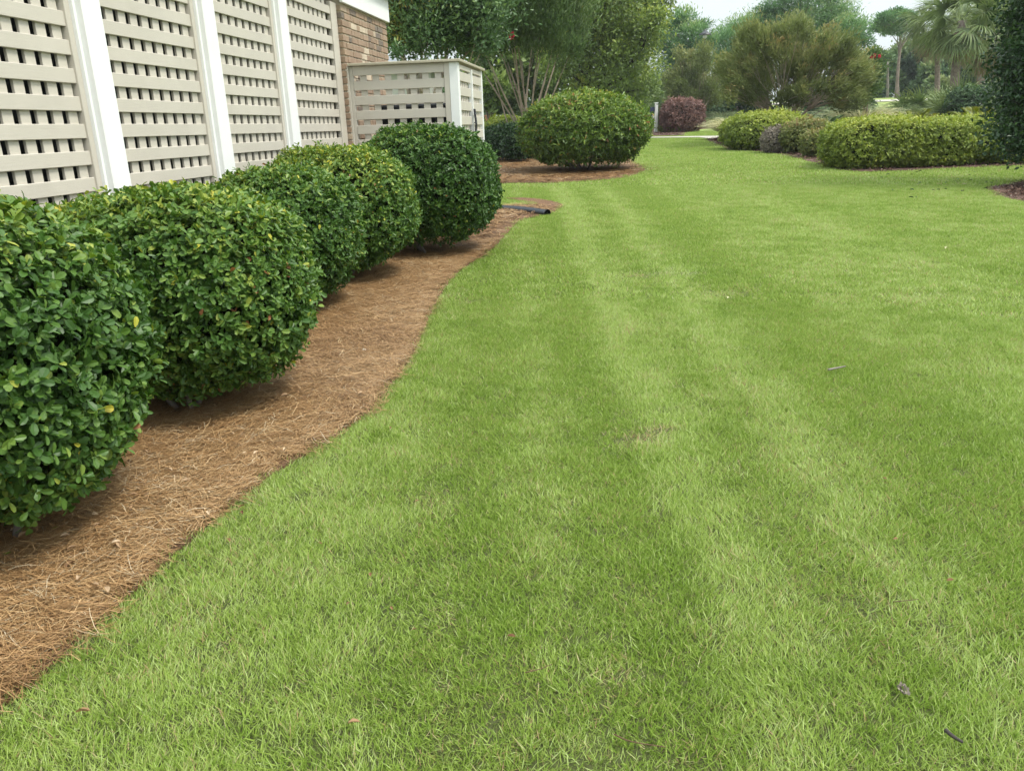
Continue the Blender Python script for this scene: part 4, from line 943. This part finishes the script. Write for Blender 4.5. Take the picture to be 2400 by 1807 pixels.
# ------------------------------------------------------------------ sagos, palmetto, ornamental grasses
def sago(base, mat, n, L, label, name='sago_palm', up=(15, 70), cat='plant', lw=.028):
    o = empty(name, base, label, cat); P = []; D = []; N = []; Ls = []; Ws = []; tt = []
    mb = MB()
    for i in range(n):
        a = i*2.4+rng.normal()*.2; e = math.radians(rng.uniform(*up)); l_ = L*rng.uniform(.8, 1.1)
        h = np.array([math.cos(a), math.sin(a), 0]); t = np.linspace(0, 1, 9); C = np.array(base)+h*(l_*t*math.cos(e))[:, None]+np.array([0, 0, 1])*(l_*t*math.sin(e)-l_*.35*t**2.2)[:, None]+np.array([0, 0, .12])
        mb.tube(C, np.linspace(.012, .004, 9), 4, False); T_ = unit(np.gradient(C, axis=0)); side = unit(np.cross(T_, np.array([0, 0, 1.])))
        for k in np.linspace(.1, 1, 22):
            q = k*8; i0 = min(int(q), 7); c = C[i0]*(1-q+i0)+C[i0+1]*(q-i0); ll = L*.26*math.sin(math.pi*(.12+.86*k))
            for sgn in (-1, 1): P.append(c); D.append(T_[i0]*.6+side[i0]*sgn+np.array([0, 0, .25])); N.append(np.array([0, 0, 1.])+T_[i0]*.2); Ls.append(ll); Ws.append(lw); tt.append(rng.uniform(.2, .8))
    me = leaves_mesh('fronds', inv(o, np.array(P)), np.array(D), unit(np.array(N)), np.array(Ls), np.array(Ws), np.array(tt), mat, T_QUAD); link('fronds', me, o)
    mb.build('frond_ribs', mat, o); return o
def tuftgrass(base, mat, n, L, label, spread=.5, w=.012, name='ornamental_grass'):
    o = empty(name, base, label, 'ornamental grass'); a = rng.uniform(0, 6.28, n); d = np.stack([np.cos(a)*spread, np.sin(a)*spread, np.ones(n)], 1)*1.0; d[:, :2] *= rng.random(n)[:, None]**.6*1.7; d = unit(d); r = rng.random(n)*L*.16
    B = np.array(base)+np.stack([np.cos(a)*r, np.sin(a)*r, np.zeros(n)], 1); l_ = L*rng.uniform(.7, 1.15, n); side = unit(np.cross(d, np.array([0, 0, 1.]))+rng.normal(size=(n, 3))*.2); V = []; h = unit(d*np.array([1, 1, 0])+1e-5)
    for k in range(5):
        t = k/4; c = B+d*(l_*t)[:, None]+h*(l_*.25*t**2)[:, None]-np.array([0, 0, 1])*(l_*.42*t**2.6)[:, None]; ww = w*(1-t*.85)/2; V += [c-side*ww, c+side*ww]
    V = np.stack(V, 1); k = 10; F = sum([[2*q, 2*q+1, 2*q+3, 2*q+2] for q in range(4)], []); loops = (np.array(F)[None]+np.arange(n)[:, None]*k).ravel()
    tt = np.repeat(np.clip(.45+rng.normal(size=n)*.2, 0, 1), k).reshape(n, k)+np.linspace(-.15, .3, 5).repeat(2)[None]
    me = mesh_np('blades', inv(o, V.reshape(-1, 3)), loops, np.full(n*4, 4), mat, {'tint': np.clip(tt, 0, 1).ravel()}); f = link('blades', me, o); f['kind'] = 'stuff'; return o
tuftgrass(G(1716, 328), M['og_pale'], 1500, 1.35, 'variegated grass clump left of the yellow-green dome', .5, .034)
tuftgrass(G(1668, 300), M['og_green'], 700, 1.1, 'grey-green grass clump right of the plum shrub', .5, .034)
tuftgrass(G(1690, 296), M['og_green'], 600, 1.4, 'upright reedy grass clump behind the variegated one', .3, .034)
tuftgrass(at(2022, 33), M['og_pale'], 1800, 1.75, 'pale straw coloured grass clump behind the lime hedge', .6, .034)
tuftgrass(at(1988, 38), M['og_green'], 900, 1.9, 'grey-green grass clump behind the pale straw coloured one', .5, .036)
tuftgrass(at(2085, 38), M['og_green'], 1100, 1.7, 'left of two soft grey-green grass clumps on the far lawn', .6, .036)
tuftgrass(at(2115, 38.5), M['og_green'], 1100, 1.85, 'right of two soft grey-green grass clumps on the far lawn', .6, .036)
sago(at(1925, 27), M['sago'], 30, 1.55, 'dark green sago palm behind the olive mounds')
sago(at(2148, 31), M['sago_y'], 34, 1.4, 'bright yellow-green sago palm left of the palm bed', up=(20, 75), lw=.04)
sago(at(2292, 31), M['sago_y'], 34, 1.5, 'yellowish sago palm nearest the dark holly', up=(20, 75), lw=.04)
sago(at(2240, 31.5), M['sago_y'], 24, 1.25, 'yellowish sago palm between the two others', up=(10, 60), lw=.04)
for px, dist, n, lb in ((2200, 40, 30, 'palmetto clump under the left palm'), (2235, 39, 30, 'middle palmetto clump at the foot of the leaning palm')):
    b = at(px, dist); o = empty('palmetto', b, lb, 'palmetto')
    for i in range(n):
        f = bpy.data.objects.new('frond', FAN[i % 4]); COL.objects.link(f); f.parent = o; f.location = (rng.normal()*.5, rng.normal()*.4, rng.uniform(0, .4)); f.rotation_euler = Euler((rng.normal()*.5, -math.radians(rng.uniform(15, 80)), rng.uniform(0, 6.28)), 'XYZ'); s = rng.uniform(.95, 1.3); f.scale = (s, s, s)
p, R, dc = shp(2225, 2300, 215, 262); shrub('round_shrub', 'dark round shrub right of the palmettos, under the palms', 'shrub', at(2268, 38), (.9, .75, .80), M['lf_dark'], 1500, .12, .06, None, thick=.2, zlow=-.95, stems=0)
shrub('round_shrub', 'low olive shrub among the yellowish sagos', 'shrub', at(2200, 30.5), (.8, .5, .30), M['lf_olive'], 1300, .09, .04, None, thick=.15, zlow=-.95, stems=0)

# ------------------------------------------------------------------ small built things
g = G(1537, 311); o = empty('white_post', g, 'white square post with a round knob standing in the mulch beside the plum shrub', 'post')
dd = math.hypot(g[0], g[1]); zt = zat(1538, 243, dd)-g[2]
mb = MB(); mb.box(g+np.array([-.075, -.075, -.1]), (.15, 0, 0), (0, .15, 0), (0, 0, zt+.1), .01); mb.build('shaft', M['white'], o)
mb = MB(); mb.box(g+np.array([-.09, -.09, zt+.001]), (.18, 0, 0), (0, .18, 0), (0, 0, .04), .012); mb.build('cap', M['white'], o)
th = np.linspace(0, math.pi, 7); mb = MB(); mb.tube([g+np.array([-.165-.075*math.cos(t)-.005, 0, zt*.53]) for t in th], np.maximum(.085*np.sin(th), .004), 10); mb.build('knob', M['white'], o, True)
mb = MB(); mb.box(g+np.array([-.32, -.01, zt*.72]), (.24, 0, 0), (0, .02, 0), (0, 0, zt*.16), .004); mb.build('sign_board', paint_mat('navy_paint', (.03, .04, .10), .5), o)
b = at(1644, 57); o = empty('lamp_post', b, 'black post lamp with a wide shade above the olive crape myrtle', 'lamp')
zt = zat(1644, 84, 57)-b[2]
mb = MB(); mb.tube([b+np.array([0, 0, q]) for q in (-.1, zt*.5, zt)], [.06, .05, .035], 8); mb.build('pole', M['black'], o)
mb = MB(); mb.tube([b+np.array([0, 0, zt+q]) for q in (0, .02, .10, .22, .30, .36)], [.16, .40, .36, .14, .07, .03], 14); mb.build('lamp_shade', M['black'], o)
mb = MB(); mb.tube([b+np.array([0, 0, zt-q]) for q in (.003, .14, .22)], [.12, .13, .04], 12); mb.build('globe', paint_mat('opal_glass', (.7, .7, .68), .3), o)
# far brick pier with a cap
b = at(1145, 68); o = empty('brick_pier', b, 'small red brick pier far away between the enclosure and the shrubs', 'pier')
mb = MB(); mb.box(b+np.array([-.3, -.3, -.1]), (.6, 0, 0), (0, .6, 0), (0, 0, 1.0), .01); mb.build('shaft', paint_mat('far_brick', (.32, .15, .10), .9, .2, ns=20), o)
mb = MB(); mb.box(b+np.array([-.36, -.36, .902]), (.72, 0, 0), (0, .72, 0), (0, 0, .1), .02); mb.build('cap', paint_mat('far_brick_cap', (.28, .12, .08), .9), o)
# grey roofed house behind the enclosure
b = at(960, 42); o = empty('grey_roofed_house', b, 'distant house with a grey roof just showing over the enclosure', 'house')
zr = zat(925, 136, 42)-b[2]; ze = zat(975, 152, 42)-b[2]
mb = MB(); mb.box(b+np.array([-6, 0, -.2]), (7.2, 0, 0), (0, 6, 0), (0, 0, ze-.1), 0); mb.build('wall', paint_mat('siding', (.45, .44, .40), .7), o)
mb = MB(); V = [b+np.array(q) for q in ((-6.4, -.4, ze-.3), (1.5, -.4, ze-.3), (1.5, 6.4, ze-.3), (-6.4, 6.4, ze-.3), (-3.6, 3, zr+.35), (-1.2, 3, zr+.35))]
mb.add(V, [(0, 1, 5, 4), (1, 2, 5), (2, 3, 4, 5), (3, 0, 4), (3, 2, 1, 0)]); mb.build('roof', M['greyroof'], o)
# drain pipe
A_, B_ = G(1150, 492), G(1283, 506); t_ = np.linspace(0, 1, 60); C_ = A_[None]*(1-t_)[:, None]+B_[None]*t_[:, None]; C_ += np.array([0, 1, 0])*(.06*np.sin(t_*math.pi))[:, None]; C_[:, 2] = hgt(C_[:, 0], C_[:, 1])+.022+.015*np.sin(t_*2.4)
C_ = np.concatenate([(A_-(B_-A_)*.5)[None]+np.array([[0, 0, .01]]), C_])
o = tag(bpy.data.objects.new('drain_pipe', None), 'black corrugated drain pipe lying in the pine straw at the end of the shrub row', 'pipe'); COL.objects.link(o); o.location = A_
mb = MB(); rr = .047+.0035*np.sign(np.sin(np.arange(len(C_))*math.pi/1.0+.5)); mb.tube(C_, rr, 16, False); mb.build('pipe_body', M['pipe'], o, True)
mb = MB(); e_ = unit((C_[-1]-C_[-2])[None])[0]; mb.tube([C_[-1]-e_*.035, C_[-1]-e_*.02, C_[-1]+e_*.004], [.050, .056, .056], 16, False); mb.tube([C_[-1]+e_*.004, C_[-1]-e_*.05], [.044, .044], 16, False); mb.build('pipe_end', M['black'], o, True)

# ------------------------------------------------------------------ fallen leaves, twigs, pebble
def one_leaf(name, px, py, L_, tint, label, group=None, mat='leaf_dead', cat='leaf', w=.5, zo=.035):
    g = G(px, py); yaw = rng.uniform(0, 6.28); D = np.array([[math.cos(yaw), math.sin(yaw), .1]]); N = np.array([[rng.normal()*.3, rng.normal()*.3, 1]])
    Tm = (T_ROUND[0]*np.array([1, 1, 2.6]), T_ROUND[1])
    me = leaves_mesh(name, np.zeros((1, 3)), D, N, np.array([L_]), np.array([L_*w]), np.array([tint]), M[mat], Tm); o = link(name, me, None, g+np.array([0, 0, zo])); return tag(o, label, cat, group)
one_leaf('fallen_leaf', 125, 1263, .03, .5, 'yellow fallen leaf on the pine straw below the nearest shrub', mat='lf_lime')
one_leaf('fallen_leaf', 120, 1231, .025, .9, 'small cream fallen leaf just below the nearest shrub')
one_leaf('fallen_leaf', 32, 1314, .032, .55, 'pale green fallen leaf on the pine straw at the left edge', mat='lf_lime')
one_leaf('fallen_leaf', 158, 1352, .045, .25, 'red-brown curled leaf on the pine straw near the left edge')
one_leaf('fallen_leaf', 425, 1148, .04, .75, 'tan dry leaf alone in the middle of the pine straw')
one_leaf('fallen_leaf', 335, 1178, .04, .7, 'tan dry leaf on the straw between the nearest shrub and the lawn')
one_leaf('fallen_leaf', 608, 1075, .03, .95, 'pale cream leaf on the straw close to the lawn edge')
one_leaf('fallen_leaf', 573, 1030, .032, .85, 'pinkish dry leaf on the straw right of the second shrub')
one_leaf('fallen_leaf', 218, 1692, .035, .5, 'brown dry leaf on the lawn at the bottom left')
one_leaf('fallen_leaf', 848, 1719, .03, .55, 'tan dry leaf on the lawn at the bottom, left of the middle')
one_leaf('fallen_leaf', 2212, 588, .055, .7, 'pale yellow leaf on the lawn left of the mulch ring', mat='og_pale')
one_leaf('fallen_leaf', 2262, 437, .07, .8, 'pale leaf on the lawn nearest the mulch ring', mat='og_pale')
one_leaf('fallen_leaf', 1703, 706, .04, 1, 'white speck of a leaf on the yellowish patch of lawn', mat='og_pale')
L_ = [(rng.uniform(40, 900), rng.uniform(900, 1450)) for _ in range(90)] + [(rng.uniform(900, 1180), rng.uniform(560, 700)) for _ in range(14)]
for px, py in L_:
    g = G(px, py)
    if inside(BED1, np.array([g[0]]), np.array([g[1]]))[0]: one_leaf('fallen_leaf', px, py, rng.uniform(.018, .035), rng.uniform(.5, 1), 'small tan dead leaf lying on the pine straw', 'small dead leaves on the pine straw', zo=.055)
for px, py in [(rng.uniform(400, 2350), rng.uniform(1000, 1790)) for _ in range(16)]: 
    g = G(px, py)
    if lawn_mask(np.array([g[0]]), np.array([g[1]]))[0]: one_leaf('fallen_leaf', px, py, rng.uniform(.015, .028), rng.uniform(.1, .4), 'tiny brown leaf scrap caught in the lawn', 'leaf scraps in the lawn', zo=.028)
for px, py in [(rng.uniform(2060, 2330), rng.uniform(405, 470)) for _ in range(26)]:
    g = G(px, py)
    if lawn_mask(np.array([g[0]]), np.array([g[1]]))[0]: one_leaf('fallen_leaf', px, py, rng.uniform(.04, .07), rng.uniform(0, .5), 'dark leaf dropped on the lawn left of the dark holly', 'dark leaves on the lawn by the holly', mat='lf_dark')
def twig(pxs, r, label, mat='bark_grey', name='twig', zo=.03):
    P = np.array([G(*q)+np.array([0, 0, zo]) for q in pxs]); P = smooth_poly(P, 4, False); o = empty(name, P[0], label, 'twig'); mb = MB(); mb.tube(P, np.linspace(r, r*.6, len(P)), 6); q = mb.build('stick', M[mat], o, True); return o
twig([(1940, 879), (1960, 875), (1980, 871)], .006, 'short grey stick lying on the lawn right of the middle')
twig([(2212, 1735), (2228, 1749), (2252, 1764)], .0055, 'dark brown twig on the lawn at the bottom right', 'bark_dark')
twig([(1440, 1745), (1480, 1762), (1560, 1775)], .0018, 'long reddish pine needle lying on the lawn at the bottom', 'straw', 'pine_needle_twig')
twig([(1232, 1598), (1265, 1590), (1295, 1578)], .0014, 'thin tan pine needle on the lawn near the bottom middle', 'straw', 'pine_needle_twig')
twig([(2090, 1431), (2150, 1425)], .0015, 'pale straight pine needle on the lawn at the lower right', 'straw', 'pine_needle_twig')
# fir cone scrap
g = G(2116, 1640)+np.array([0, 0, .025]); o = empty('cone_scrap', g, 'grey scaly piece of a pine cone in the lawn at the lower right', 'cone')
n = 40; t_ = np.arange(n)/n; P = g+np.stack([np.cos(t_*40)*.006*np.sin(t_*3), np.sin(t_*40)*.006*np.sin(t_*3)+t_*.035-.017, .004+np.zeros(n)], 1); D = np.stack([np.cos(t_*40), np.ones(n)*.6, np.sin(t_*40)*.6+.3], 1)
link('scales', leaves_mesh('scales', inv(o, P), D, rand_dirs(n), np.full(n, .010), np.full(n, .008), rng.random(n), M['lf_grey'], T_MID), o)
g = G(855, 833)+np.array([0, 0, .035]); mb = MB(); th = np.linspace(0, math.pi, 6); mb.tube([g+np.array([-.012*math.cos(t), .004*math.cos(t), 0]) for t in th], np.maximum(.008*np.sin(th), .0005), 8)
tag(mb.build('pebble', M['white'], None, True), 'small white pebble on the pine straw right of the second shrub', 'pebble')
_T = sum(len(o.data.loops)-2*len(o.data.polygons) for o in COL.objects if o.type == 'MESH')
print('TRIS', _T)
hm = bpy.data.materials.new('thin_haze'); hm.use_nodes = True; hn = hm.node_tree; hn.nodes.clear()
ho = hn.nodes.new('ShaderNodeOutputMaterial'); hv = hn.nodes.new('ShaderNodeVolumePrincipled'); hv.inputs['Density'].default_value = .0005
hv.inputs['Color'].default_value = (.93, .96, 1, 1); hv.inputs['Anisotropy'].default_value = .2
hn.links.new(hv.outputs[0], ho.inputs['Volume'])
hb = MB(); hb.box((-420, -80, -3.2), (940, 0, 0), (0, 1000, 0), (0, 0, 26)); tag(hb.build('haze', hm), kind='stuff')
